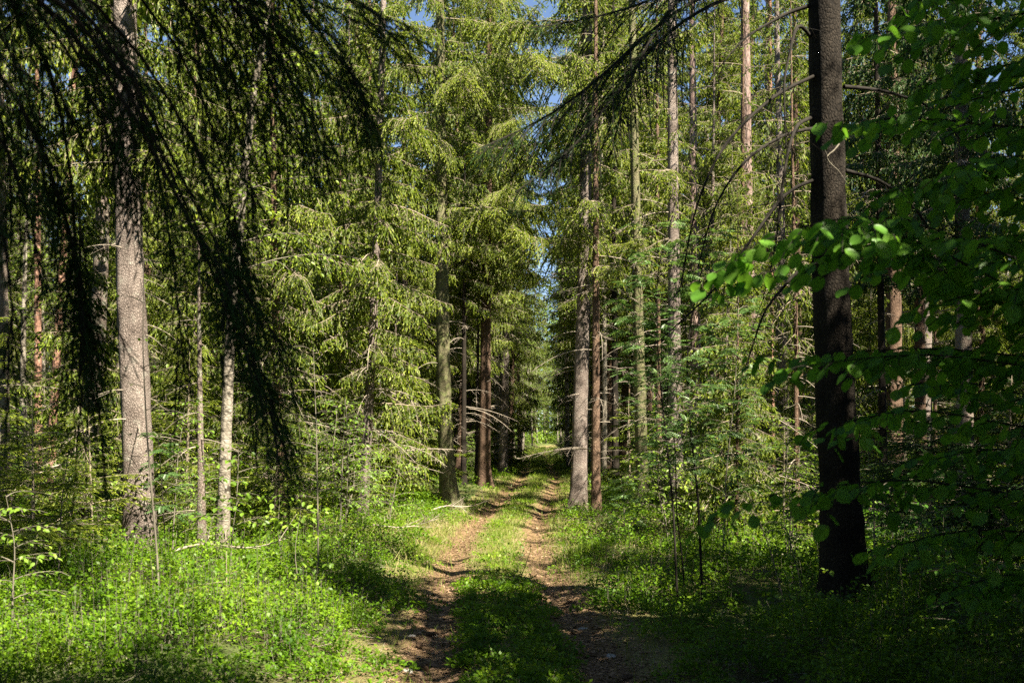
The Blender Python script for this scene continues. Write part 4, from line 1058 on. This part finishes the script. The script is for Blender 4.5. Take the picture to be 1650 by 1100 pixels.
sapling('dim leafy shrub in the front left corner', [(20, 960), (25, 880), (10, 800)], 8.2, .010, 12, .45, .05, .2)
sapling('leafy shrub in shade left of the thick pale grey trunk', [(95, 900), (100, 800), (115, 700)], 10.5, .012, 16, .55, .05, .25)
sapling('sunny twiggy shrub at the foot of the thin pale leaning spruce', [(628, 830), (640, 770), (650, 700)], 18.6, .014, 18, .7, .05, .2)
sapling('airy shrub with small leaves between the bare sapling and the leaning spruce', [(548, 850), (552, 740), (556, 640)], 16.5, .014, 20, .7, .045, .2)
sapling('bright shrub deep between the birch and the dark spruce on the left', [(405, 840), (415, 700), (420, 560)], 17, .016, 24, .9, .055, .25)
sapling('single broad-leaved seedling in the sunny bilberry on the left', [(430, 930), (425, 905), (420, 890)], 11, .006, 5, .26, .09, .4, tmpl=LEAF_L)
sapling('thin dark sapling leaning left below the low broad leaf tier on the right', [(1268, 1000), (1240, 880), (1195, 770)], 9.5, .009, 6, .25, .05, .5)
sapling('slender bare-stemmed sapling left of the near black trunk', [(1298, 960), (1270, 860), (1250, 790)], 9.9, .008, 6, .25, .05, .5)
sapling('dim leafy shrub low at the right edge under the broad leaf tiers', [(1600, 1000), (1590, 930), (1600, 880)], 8.0, .010, 14, .5, .06, .2, mat='beechleaf')
sapling('dim leafy shrub between the black trunk and the right edge', [(1480, 960), (1490, 880), (1480, 800)], 9.2, .012, 18, .6, .06, .2, mat='beechleaf')
sapling('leafy bush in shade right of the near black trunk foot', [(1430, 930), (1440, 860), (1420, 780)], 11.5, .012, 20, .7, .06, .2, mat='beechleaf')
sapling('dark low bush in the front right corner', [(1560, 1060), (1570, 1010), (1590, 970)], 7.4, .010, 12, .4, .05, .2, mat='beechleaf')

def rowan(label, pts, d, r0, n, L, leaf, k0=.4, per=8, seed=0):
    rng = np.random.default_rng(200+seed)
    axis = np.array(axis_px(pts, d)); base = axis[0].copy()
    A, _ = resample(axis-base, 26)
    t = thing('rowan_sapling', label, 'rowan', base, 'rowan saplings right of the track')
    g = Geo(); tube(A, np.linspace(r0, r0*.3, 26), 6, g); g.build('stem', M['shadetwig' if d < 13 else 'stem'], t)
    gw, gl = Geo(), Geo(); up = np.array([0, 0, 1.])
    n = int(n*1.35)
    for i in range(n):
        k = k0+(1-k0)*(i+rng.random())/n
        j = k*25; a = int(min(j, 24)); p = A[a]+(A[a+1]-A[a])*(j-a)
        az = i*2.4+rng.normal(0, .4); l = L*rng.uniform(.5, 1.2)*(1.1-.5*k)
        d0 = np.array([math.cos(az), math.sin(az), rng.uniform(.1, .5)])
        e = p+unit(d0)*l
        tube(np.array([p, (p+e)/2+up*.03, e]), [.004, .003, .002], 4, gw)
        m = per
        kk = np.linspace(.35, 1, m)
        P = p+(e-p)*kk[:, None]
        th = az+np.where(np.arange(m) % 2 == 0, 1, -1)*rng.uniform(.4, 1.5, m)*(kk < .99)
        X = np.stack([np.cos(th), np.sin(th), rng.uniform(-.35, .25, m)], 1)
        place(*ROWAN, P, X, up+rng.normal(0, .25, (m, 3)), leaf*rng.uniform(.7, 1.15, m), gl, 0)
    gl.add_geo(gw, matmap={0: 1}); gl.build('crown', [M['rowanleaf'], M['stem']], t, smooth=False)
rowan('tall rowan stem with feathery leaves, left one of the close pair', [(1092, 975), (1085, 820), (1075, 720), (1060, 580), (1058, 440), (1075, 370)], 10.2, .014, 30, .5, .17, .33, seed=1)
rowan('rowan with the thickest dark stem, in front of the pink-grey pine', [(1132, 968), (1125, 800), (1112, 690), (1106, 560), (1130, 430), (1150, 380)], 10.3, .016, 30, .55, .17, .36, seed=2)
rowan('thin curved rowan stem right beside the left stem of the close pair', [(1104, 972), (1100, 900), (1090, 830), (1088, 700), (1030, 560), (1010, 470)], 10.5, .010, 22, .45, .16, .4, seed=3)
rowan('small bushy rowan in sun near the foot of the mossy brown spruce', [(1006, 850), (1005, 800), (1000, 770)], 16, .010, 9, .32, .20, .3, seed=4)
rowan('leafy rowan behind the stem pair, spreading to the right', [(1165, 900), (1170, 760), (1185, 620), (1190, 480)], 13, .014, 30, .6, .18, .25, seed=5)
rowan('small rowan on the left beside the thick pale grey trunk', [(268, 900), (262, 800), (255, 700)], 12, .009, 8, .35, .17, .3, seed=6)

YS = 'young spruces in the undergrowth'
def young_spruce(name, label, px, d, H, Lmax, seed, mat='needle', shoot='shoot', mode='mid', group=YS, z0=.08, step=.17, per=5):
    rng = np.random.default_rng(300+seed)
    x = px_x(px, d); b = np.array([x, d, float(ground(x, d))])
    t = thing(name, label, 'young spruce', b, group)
    lean = rng.normal(0, .03, 2)
    fn = lambda z: np.array([lean[0]*z, lean[1]*z, z])
    g = Geo(); zs = np.linspace(-.03, H, 10)
    tube(np.array([fn(z) for z in zs]), np.linspace(.012*H+.004, .003, 10), 7, g); g.build('trunk', M['twig'], t)
    spruce_crown(fn, H, z0*H, Lmax, rng, 99, mode, per=per, step=step, style='young').build('crown', [M['twig'], M[mat], M[shoot]], t, smooth=False)
    return t
young_spruce('spruce_seedling', 'knee-high spruce seedling with flat pale tiers in the sunny bilberry', 365, 9.0, .50, .55, 1, step=.13, per=4)
young_spruce('young_spruce', 'dark young spruce at the left edge in front of the leaning stained trunk', 55, 10.5, 2.0, 1.1, 2)
young_spruce('young_spruce', 'bushy young spruce whose sunny tips half hide the leaning stained trunk', 150, 12.5, 1.9, 1.1, 3)
young_spruce('young_spruce', 'tall thin young spruce behind the left edge boughs', -20, 12.0, 3.0, 1.2, 4)
young_spruce('young_spruce', 'young spruce in shade below the big hanging bough', 440, 16.5, 2.4, 1.1, 5)
young_spruce('young_spruce', 'bright young spruce behind the bare forked sapling', 530, 20.5, 3.6, 1.5, 6)
young_spruce('young_spruce', 'young spruce in the gap behind the mossy trunk with the root spur', 668, 26, 4.2, 1.6, 7, mode='low', step=.25)
young_spruce('young_spruce', 'low young spruce at the bend on the left verge of the track', 812, 40, 2.6, 1.3, 8, mode='low', step=.25)
young_spruce('young_spruce', 'young spruce in sun between the black-footed spruce and furrowed pine', 1160, 19, 1.6, 1.0, 9)
young_spruce('young_spruce', 'small young spruce in front of the pale slim spruce on the right', 1262, 17, 2.0, 1.0, 10)
young_spruce('young_spruce', 'dark young spruce in the gloom right of the near black trunk', 1500, 13.5, 2.6, 1.4, 11, mat='shadeneedle', shoot='shadeneedle')
young_spruce('young_spruce', 'dark young spruce at the right edge under the broad leaves', 1620, 11.5, 2.4, 1.3, 12, mat='shadeneedle', shoot='shadeneedle')
young_spruce('young_spruce', 'low dark young spruce by the foot of the near black trunk', 1410, 10.8, 1.2, .8, 13, mat='shadeneedle', shoot='shadeneedle')
young_spruce('young_spruce', 'young spruce behind the small bushy rowan near the track', 1015, 27, 2.6, 1.2, 14, mode='low', step=.22)
young_spruce('young_spruce', 'young spruce filling the view between the mottled birch and the thick pale trunk', 300, 17, 3.4, 1.5, 15)

def fallen_branch(label, px, d, L, rz, seed, mat='dead'):
    rng = np.random.default_rng(900+seed)
    x = px_x(px, d); b = np.array([x, d, float(ground(x, d))])
    g = Geo(); s = np.linspace(0, 1, 12)[:, None]
    A = np.concatenate([L*s, .1*L*np.sin(s*4+seed), .05+.16*s+.05*np.sin(s*7)], 1) @ rotz(rz).T
    tube(A, np.linspace(.022, .006, 12), 6, g, rough=.06, rng=rng)
    m = int(L*9); k = rng.uniform(.1, 1, m)*11; i = np.minimum(k.astype(int), 10); q = A[i]+(A[i+1]-A[i])*(k-i)[:, None]
    td = rng.normal(size=(m, 3))*.7+np.array([0, 0, .5])+(A[-1]-A[0])/L*.5
    e = q+unit(td)*rng.uniform(.1, .45, (m, 1)); tubes3(q, e, .007, .003, g, 0)
    j = rng.integers(0, m, 2*m); q2 = q[j]+(e[j]-q[j])*rng.uniform(.3, 1, (2*m, 1))
    tubes3(q2, q2+unit(td[j]+rng.normal(size=(2*m, 3))*.6)*rng.uniform(.05, .18, (2*m, 1)), .003, .0015, g, 0)
    tag(g.build('fallen_branch', M[mat], loc=b), label, 'fallen branch', 'fallen branches on the forest floor')
fallen_branch('grey fallen branch lying right of the thick pale grey trunk', 275, 12.6, 1.5, .15, 1)
fallen_branch('dry twiggy fallen branch under the bushes left of the thick pale trunk', 80, 11.2, 1.4, .5, 2)
fallen_branch('pale fallen branch in the sunny verge below the thin pale leaning spruce', 560, 17.5, 1.6, -.1, 3)
fallen_branch('fallen branch among the plants between the rowans and the black trunk', 1190, 13.5, 1.8, .2, 4)
fallen_branch('short fallen branch beside the foot of the mossy root-spurred trunk', 690, 22, 1.5, .4, 5)

# ------------------------------------------------------------------ the dense wood behind: copies of a few kinds
def copy_tree(o, loc, rz, s, label=None):
    c = o.copy(); COL.objects.link(c)
    c.location = tuple(float(v) for v in loc); c.rotation_euler = (0, 0, rz); c.scale = (s,)*3
    if label: c['label'] = label
    for ch in o.children:
        k = ch.copy(); COL.objects.link(k); k.parent = c
    return c
def fill_spruce(seed, H, cb, L, w, bark, dead, label, group, mat='needle', zv=99., per=4.4, step=.5):
    rng = np.random.default_rng(400+seed)
    t = thing('spruce_tree', label, 'spruce', (0, 0, 0), group)
    bend = rng.normal(0, .12, 2)
    fn = lambda z: np.array([bend[0]*math.sin(z*.25), bend[1]*math.sin(z*.21), z])
    rad = lambda z: max(.006, w/2*max(0, 1-z/H)**.85)
    trunk_geo(fn, rad, H, rng, 10, .4).build('trunk', M[bark], t)
    g = spruce_crown(fn, H, cb, L, rng, zv, 'low', per, step)
    dead_limbs(g, fn, rad, .8, cb+2.5, dead, rng, (.6, 1.9), 3)
    g.build('crown', [M['twig'], M[mat], M['shoot'], M['dead']], t, smooth=False)
    return t
GL, GR = 'background spruces left of the track', 'background spruces right of the track'
LL = 'background spruce in the thick wood behind the front trunks left of the track'
LR = 'background spruce in the thick wood behind the front trunks right of the track'
protoS = [fill_spruce(1, 21, 5.5, 2.4, .34, 'spruce', 26, LL, GL), fill_spruce(2, 19, 2.2, 2.1, .26, 'brown', 22, LL, GL), fill_spruce(3, 23, 8.0, 2.2, .36, 'spruce_pale', 34, LL, GL, per=3.6),
          fill_spruce(4, 16, 1.2, 1.9, .20, 'spruce', 14, LL, GL), fill_spruce(5, 14, 3.5, 1.7, .16, 'brown', 24, LL, GL), fill_spruce(6, 24, 5.0, 3.3, .36, 'brown', 18, LL, GL, per=5.4, step=.42)]
def fill_pine(seed, H, label, group):
    rng = np.random.default_rng(500+seed)
    t = thing('pine_tree', label, 'pine', (0, 0, 0), group)
    b = rng.normal(0, .25)
    fn = lambda z: np.array([b*math.sin(z*.2), .5*b*math.sin(z*.3), z])
    rad = lambda z: max(.01, .15*max(0, 1-z/H)**.7)
    trunk_geo(fn, rad, H, rng, 10, .3).build('trunk', M['pine'], t)
    gw, gl = Geo(), Geo()
    for i in range(26):
        z = rng.uniform(H*.55, H*.99); az = rng.uniform(0, 2*pi); l = rng.uniform(.8, 2.4)*(1.35-z/H)
        d = np.array([math.cos(az), math.sin(az), rng.uniform(.1, .5)])
        s = np.linspace(0, 1, 6)[:, None]; pts = fn(z)+d*l*s
        tube(pts, np.linspace(.03, .008, 6), 5, gw)
        for k in range(7):
            c = pts[-1]-(pts[-1]-pts[1])*rng.uniform(0, .7)+rng.normal(0, .16, 3)
            m = 46
            D = rng.normal(size=(m, 3))+np.array([0, 0, .4])
            foliage(np.repeat(c[None], m, 0)+rng.normal(0, .1, (m, 3)), D, rng.uniform(.14, .26, m), rng, 'low', gl, 0)
    gw.build('branches', M['pine'], t); gl.build('crown', M['pineneedle'], t, smooth=False)
    return t
PLb = 'background pine with bare reddish trunk in the thick wood left of the track'
PRb = 'background pine with bare reddish trunk in the thick wood right of the track'
protoP = [fill_pine(1, 22, PLb, 'background pines left of the track'), fill_pine(2, 20, PLb, 'background pines left of the track')]
def fill_birch(seed, H, label, group, n=46, k0=.22, leaf=.095, L=2.2):
    rng = np.random.default_rng(600+seed)
    A = stem_axis((0, 0, -.05), (rng.normal(0, .5), rng.normal(0, .5), H), rng, .02, 18)
    t = thing('birch_tree', label, 'birch', (0, 0, 0), group)
    g = Geo(); tube(A, np.linspace(.10, .015, 18), 10, g, rough=.03, rng=rng); g.build('trunk', M['birch'], t)
    gw, gl = Geo(), Geo()
    add_branches(gw, gl, A, rng, n, L, LEAF_S, leaf, k0, br=.016, up=.6, l2=.7, sp2=.13, lsp=.075, droop=.5)
    gw.build('branches', M['stem'], t); gl.build('crown', M['fardec'], t, smooth=False)
    return t
BLb = 'background birch with light green leaves in the thick wood left of the track'
BRb = 'background birch with light green leaves in the thick wood right of the track'
protoB = [fill_birch(1, 14, BLb, 'background birches left of the track'), fill_birch(2, 10, BLb, 'background birches left of the track', 40), fill_birch(3, 22, BLb, 'background birches left of the track', 95)]
# young undergrowth kinds
def fill_shrub(seed, H, label, group):
    rng = np.random.default_rng(700+seed)
    t = thing('shrub', label, 'shrub', (0, 0, 0), group)
    gw, gl = Geo(), Geo()
    for i in range(4):
        A = stem_axis((rng.normal(0, .08), rng.normal(0, .08), -.03), (rng.normal(0, .35), rng.normal(0, .35), H*rng.uniform(.6, 1.05)), rng, .05, 10)
        gs = Geo(); tube(A, np.linspace(.012, .004, 10), 5, gs); gs.build('stem', M['stem'], t)
        add_branches(gw, gl, A, rng, 16, .7, LEAF_S, .075, .2, br=.006, up=.5, l2=.35, sp2=.11, lsp=.06, droop=.3)
    gl.add_geo(gw, matmap={0: 1}); gl.build('crown', [M['shrubleaf'], M['stem']], t, smooth=False)
    return t
SLb = 'light green leafy shrub under the background trees left of the track'
SRb = 'light green leafy shrub under the background trees right of the track'
protoH = [fill_shrub(1, 2.0, SLb, 'background shrubs left of the track'), fill_shrub(2, 2.8, SLb, 'background shrubs left of the track')]
YLb = 'small young spruce under the background trees left of the track'
YRb = 'small young spruce under the background trees right of the track'
protoY = [young_spruce('young_spruce', YLb, 825, 0, 2.6, 1.2, 60, mode='low', group='background young spruces left of the track', step=.22),
          young_spruce('young_spruce', YLb, 825, 0, 4.2, 1.5, 61, mode='low', group='background young spruces left of the track', step=.28)]
KLb = 'slender half-grown spruce between the taller trunks left of the track'
KRb = 'slender half-grown spruce between the taller trunks right of the track'
protoL = [fill_spruce(7, 9, .8, 1.35, .10, 'brown', 10, KLb, 'slender half-grown spruces left of the track', per=5, step=.36), fill_spruce(8, 7, .5, 1.3, .09, 'spruce', 8, KLb, 'slender half-grown spruces left of the track', per=5, step=.34)]
rng = np.random.default_rng(80)
used = set(); spots = []
for o in COL.objects:
    if o.parent is None and o.type == 'EMPTY' and o.location.y > 12: spots.append((o.location.x, o.location.y))
def drop(protos, weights, x, y, labs, groups, smin=.85, smax=1.15):
    i = int(rng.choice(len(protos), p=weights)); p = protos[i]
    z = float(ground(x, y))-.03; left = x < path_x(y)
    lab, gr = (labs[0], groups[0]) if left else (labs[1], groups[1])
    s = rng.uniform(smin, smax); a = rng.uniform(0, 2*pi)
    if p.name not in used:
        used.add(p.name); p.location = (x, y, z); p.rotation_euler = (0, 0, a); p.scale = (s,)*3; p['label'] = lab; p['group'] = gr
        return
    c = copy_tree(p, (x, y, z), a, s, lab); c['group'] = gr
def fill(n, y0, y1, clear, gap, fn, edge=1.08):
    k = 0; tries = 0
    while k < n and tries < n*60:
        tries += 1
        y = math.sqrt(rng.uniform(y0*y0, y1*y1)); x = rng.uniform(-1, 1)*(.56*y*edge+1)
        if abs(x-float(path_x(y))) < clear: continue
        if any((x-a)**2+(y-b)**2 < gap*gap for a, b in spots): continue
        spots.append((x, y)); fn(x, y); k += 1
GS = (GL, GR)
def seedling(seed, H, label, group):
    rng = np.random.default_rng(750+seed)
    t = thing('broadleaf_seedling', label, 'seedling', (0, 0, 0), group)
    A = stem_axis((0, 0, -.02), (rng.normal(0, .08), rng.normal(0, .08), H), rng, .05, 8)
    gw, gl = Geo(), Geo(); tube(A, np.linspace(.006, .002, 8), 5, gw)
    gw.build('stem', M['stem'], t)
    g2 = Geo(); add_branches(g2, gl, A, rng, 9, .34*H/.6, LEAF_M, .07, .25, br=.003, up=.5, l2=.16, sp2=.08, lsp=.05, droop=.3)
    gl.build('leaves', M['shrubleaf'], t, smooth=False)
    return t
DLb = 'small leafy seedling rising above the bilberry left of the track'
DRb = 'small leafy seedling rising above the bilberry right of the track'
protoD = [seedling(1, .6, DLb, 'seedlings left of the track'), seedling(2, .9, DLb, 'seedlings left of the track')]
for x, y, k in ((-1.9, 35.5, 5), (3.5, 36.5, 5), (-1.4, 46, 1), (4.4, 50, 5), (-1.9, 56, 5), (5.2, 64, 3), (-1.0, 80, 3), (6.4, 86, 3)):
    spots.append((x, y)); w = [0]*6; w[k] = 1
    drop(protoS, w, x, y, (LL, LR), GS)
fill(46, 8.0, 20, 1.35, .45, lambda x, y: drop(protoD, [.6, .4], x, y, (DLb, DRb), ('seedlings left of the track', 'seedlings right of the track'), .6, 1.2))
fill(9, 15, 25, 3.0, 1.3, lambda x, y: drop(protoS, [0, .2, 0, .6, .2, 0], x, y, (LL, LR), GS, .6, .95))
fill(66, 25, 50, 2.4, 1.5, lambda x, y: drop(protoS, [.2, .26, .14, .24, .1, .06], x, y, (LL, LR), GS))
fill(74, 50, 85, 2.4, 1.7, lambda x, y: drop(protoS, [.28, .26, .16, .13, .07, .1], x, y, (LL, LR), GS))
fill(16, 28, 58, 2.6, 1.3, lambda x, y: drop(protoB, [0, 0, 1], x, y, (BLb, BRb), ('background birches left of the track', 'background birches right of the track')))
fill(34, 13, 32, 2.8, .85, lambda x, y: drop(protoL, [.5, .5], x, y, (KLb, KRb), ('slender half-grown spruces left of the track', 'slender half-grown spruces right of the track'), .6, 1.1))
fill(34, 45, 80, 2.6, 1.4, lambda x, y: drop(protoS, [.3, .3, .15, .05, .05, .15], x, y, (LL, LR), GS))
fill(9, 28, 60, 3.0, 1.3, lambda x, y: drop(protoP, [.5, .5], x, y, (PLb, PRb), ('background pines left of the track', 'background pines right of the track')))
fill(24, 18, 75, 2.4, 1.3, lambda x, y: drop(protoB, [.45, .35, .2], x, y, (BLb, BRb), ('background birches left of the track', 'background birches right of the track')))
fill(56, 14, 60, 2.2, .8, lambda x, y: drop(protoY, [.6, .4], x, y, (YLb, YRb), ('background young spruces left of the track', 'background young spruces right of the track'), .6, 1.2))
fill(66, 12.5, 26, 2.5, .75, lambda x, y: drop(protoH, [.6, .4], x, y, (SLb, SRb), ('background shrubs left of the track', 'background shrubs right of the track'), .5, 1.15))
fill(46, 26, 60, 2.0, .8, lambda x, y: drop(protoH, [.6, .4], x, y, (SLb, SRb), ('background shrubs left of the track', 'background shrubs right of the track'), .6, 1.15))

for x, y, k in ((2.6, 118, 1.), (1.2, 121, .9), (6.6, 123, 1.)):
    spots.append((x, y)); drop(protoS, [0, 0, 0, 0, 0, 1], x, y, (LL, LR), GS, k, k)
for x, y, k in ((9.0, 38, 1.), (10.6, 33, 1.), (7.3, 35, .95), (15.5, 42, 1.), (12.7, 36.5, 1.), (-13, 40, 1.), (-8.6, 37, 1.)):
    if all((x-a)**2+(y-b)**2 > .5 for a, b in spots): spots.append((x, y)); drop(protoS, [0, 0, 0, 0, 0, 1], x, y, (LL, LR), GS, k, k)
for x, y, k in ((-.35, 39, 1.05), (2.95, 42.5, 1.05), (-.6, 44, .95)):
    spots.append((x, y)); drop(protoS, [0, 0, 1, 0, 0, 0], x, y, (LL, LR), GS, k, k)
for x, y, k in ((-.1, 50, 1.05), (3.55, 52, 1.1), (.5, 63, 1.2), (4.0, 66, 1.2)):
    spots.append((x, y)); drop(protoS, [0, 1, 0, 0, 0, 0], x, y, (LL, LR), GS, k, k)
for x, y in ((-.55, 41.5), (2.95, 40), (-.5, 48), (3.3, 49), (3.0, 37.3), (-.9, 52), (3.4, 55), (3.15, 34.2), (-.95, 36.8), (8.2, 30.5), (2.6, 46), (11.5, 40)):
    spots.append((x, y)); drop(protoB, [0, 0, 1], x, y, (BLb, BRb), ('background birches left of the track', 'background birches right of the track'), 1., 1.08)
for x, y, k in ((.0, 56, .8), (3.2, 59, .8), (.2, 66, .9), (3.6, 68, .9), (.6, 75, 1.), (3.9, 78, 1.), (.9, 86, 1.), (4.6, 88, 1.), (1.2, 97, 1.), (4.6, 98, 1.), (2.2, 108, 1.1), (3.0, 116, 1.2), (1.4, 112, 1.), (4.2, 122, 1.2), (.2, 110, 1.)):
    spots.append((x, y)); drop(protoB, [.45, .35, .2], x, y, (BLb, BRb), ('background birches left of the track', 'background birches right of the track'), k, k)
for i, y in enumerate(np.arange(34, 104, 3.2)):
    for sd in (-1, 1):
        x = float(path_x(y))+sd*rng.uniform(1.5, 2.4)
        if any((x-a)**2+(y-b)**2 < .8 for a, b in spots): continue
        if rng.random() < .5: drop(protoH, [.6, .4], x, y, (SLb, SRb), ('background shrubs left of the track', 'background shrubs right of the track'), .4, .8)
        else: drop(protoY, [.7, .3], x, y, (YLb, YRb), ('background young spruces left of the track', 'background young spruces right of the track'), .4, .9)

# far-off wood: one mass
def far_wood():
    rng = np.random.default_rng(90); g = Geo()
    for i in range(420):
        y = rng.uniform(84, 170); x = rng.uniform(-1, 1)*(.6*y+4)
        if y < 112 and abs(x-float(path_x(y))) < 3: continue
        H = rng.uniform(13, 24); b = np.array([x, y, float(ground(x, y))])
        dec = rng.random() < .3
        tube(np.array([b, b+[0, 0, H*.5], b+[0, 0, H]]), [.17, .1, .02], 5, g, 0)
        m = 460
        q = rng.random(m)**.8; z = (.06 if dec else .12)*H+q*.88*H
        r = (1.9*(1-q)**.7+.25 if not dec else 2.4*np.sqrt(np.maximum(.02, q*(1.05-q)))*1.6)*np.sqrt(rng.random(m))
        th = rng.uniform(0, 2*pi, m)
        P = b+np.stack([r*np.cos(th), r*np.sin(th), z], 1)
        if dec:
            for k in range(3):
                place(*LEAF_S, P+rng.normal(0, .2, P.shape), rng.normal(size=(m, 3)), rng.normal(size=(m, 3)), rng.uniform(.18, .4, m), g, 2)
        else:
            D = np.stack([np.cos(th), np.sin(th), -rng.uniform(.2, 1.2, m)], 1)
            foliage(P, D, rng.uniform(.4, .9, m), rng, 'coarse', g, 1)
            foliage(P, D+rng.normal(0, .5, P.shape), rng.uniform(.3, .7, m), rng, 'coarse', g, 1)
    for i in range(900):
        y = rng.uniform(96, 150); x = rng.uniform(-45, 50) if i < 420 else rng.uniform(-10, 14)
        if y < 126 and abs(x-float(path_x(y))) < 2: continue
        c = np.array([x, y, float(ground(x, y))]); m = 60
        P = c+np.abs(rng.normal(0, 1, (m, 3)))*np.array([0, 0, 1.0])*(rng.uniform(.6, 1.6) if i < 420 or y < 112 else rng.uniform(1., 3.2))+rng.normal(0, .55, (m, 3))*np.array([1, 1, .1])
        place(*LEAF_S, P, rng.normal(size=(m, 3)), rng.normal(size=(m, 3))+[0, 0, 1], rng.uniform(.16, .34, m), g, 2)
    tag(g.build('distant_woods', [M['spruce'], M['needle'], M['fardec']], smooth=False), 'far-off wood closing the view at the end of the track', 'woods', kind='stuff')
far_wood()

# ------------------------------------------------------------------ unseen trees placed beside and behind the viewer to shade the foreground
def shade_spruce(seed, H, cb, L, per, step):
    rng = np.random.default_rng(800+seed)
    t = thing('spruce_tree', '', 'spruce', (0, 0, 0), 'spruces around the viewpoint')
    fn = lambda z: np.array([0, 0, z])
    trunk_geo(fn, lambda z: max(.006, .17*max(0, 1-z/H)**.85), H, rng, 12, .4).build('trunk', M['spruce'], t)
    spruce_crown(fn, H, cb, L, rng, 0, 'coarse', per, step).build('crown', [M['shadetwig'], M['shadeneedle'], M['shadeneedle']], t, smooth=False)
    return t
SH = [shade_spruce(1, 20, 2.0, 2.3, 7, .40), shade_spruce(2, 13, .8, 2.6, 9, .30), shade_spruce(3, 14, 4.6, 2.7, 9, .30), shade_spruce(4, 25, 19.5, 2.0, 9, .30)]  # last kind: crown raised high to shade only the left edge
shade_spots = [(2, 2.5, 0, .74), (2, 4.0, -1.6, .93), (1, 5.8, 2.4, .8), (1, 7.6, .2, 1.), (1, 7.4, 4.6, .9), (1, 9.8, 2.6, 1.), (1, 9.6, 6.8, .85), (1, 12.2, 4.6, 1.), (1, 8.4, 10.6, .8), (1, 11.2, 9.6, .9), (1, 5.2, 4.4, .55),
               (1, 10.6, 13.2, 1.25), (1, 13.2, 12.2, 1.55), (1, 13.8, 8.0, 1.), (1, 7.2, 7.2, 1.), (1, 4.5, 1.6, .72), (2, 6.1, 1.3, .98), (2, 4.3, 4.9, .96), (3, 5.6, -1.2, 1.), (3, 3.4, -2.6, 1.), (0, 5.7, 4.5, .78), (1, -5.5, -1.5, 1.), (1, -7.5, 4.0, 1.), (2, -4.5, 1.0, 1.2), (2, -1.0, -2.6, 1.2), (2, 1.5, -3.5, 1.2), (1, -9.5, 8.5, 1.), (1, -11., 13., 1.), (2, -2.5, -1.0, 1.1), (1, 4.5, -5., 1.2), (1, -13, 6, 1.2), (1, 13.4, 16.2, 1.4), (1, 15.6, 15.5, 1.6), (1, 16.2, 19.4, 1.4), (0, 1.0, -5.0, .9), (0, -3.5, -3.5, 1.), (0, -8.0, 1.5, 1.), (0, -8.5, 6.5, 1.), (0, -11.5, 10.5, 1.)]
bt = fill_birch(9, 11, 'broadleaf tree added outside the picture to the right, casting shade on the black trunk', 'broadleaf trees added around the viewpoint', 70)  # unseen trees put in to shade trunk, boughs and leaf tiers; birch generator reused
bt.location = (6.5, 6.6, float(ground(6.5, 6.6))); bt.scale = (1.25, 1.25, 1.0)
bt2 = copy_tree(bt, (5.2, 3.4, 0), 1.0, .85, 'broadleaf tree added outside the picture to the right, shading the broad leaf tiers'); bt2['group'] = bt['group']
bt3 = fill_birch(11, 9.3, 'broadleaf tree added outside the picture, its round crown above the viewpoint', 'broadleaf trees added around the viewpoint', 90, .58, .13, 2.3)
bt3.location = (1.75, .2, float(ground(1.75, .2)))
bt4 = copy_tree(bt3, (3.1, -1.7, 0), 2.0, 1.2, 'broadleaf tree added outside the picture behind the viewpoint, shading the hanging boughs'); bt4['group'] = bt3['group']
bt5 = copy_tree(bt3, (4.05, 2.1, 0), 4.0, .66, 'broadleaf tree added outside the picture, its round crown shading the leaf sprays'); bt5['group'] = bt3['group']
cnt = [0, 0, 0, 0]
for i, (k, x, y, s) in enumerate(shade_spots):
    lab = 'spruce outside the picture %s the viewpoint, casting shade into the view' % ('behind' if y < 0 else 'to the right of' if x > 0 else 'to the left of')
    z = float(ground(x, y))-.03
    if cnt[k] == 0:
        o = SH[k]; o.location = (x, y, z); o.scale = (s,)*3; o['label'] = lab
    else: copy_tree(SH[k], (x, y, z), i*1.3, s, lab)
    cnt[k] += 1
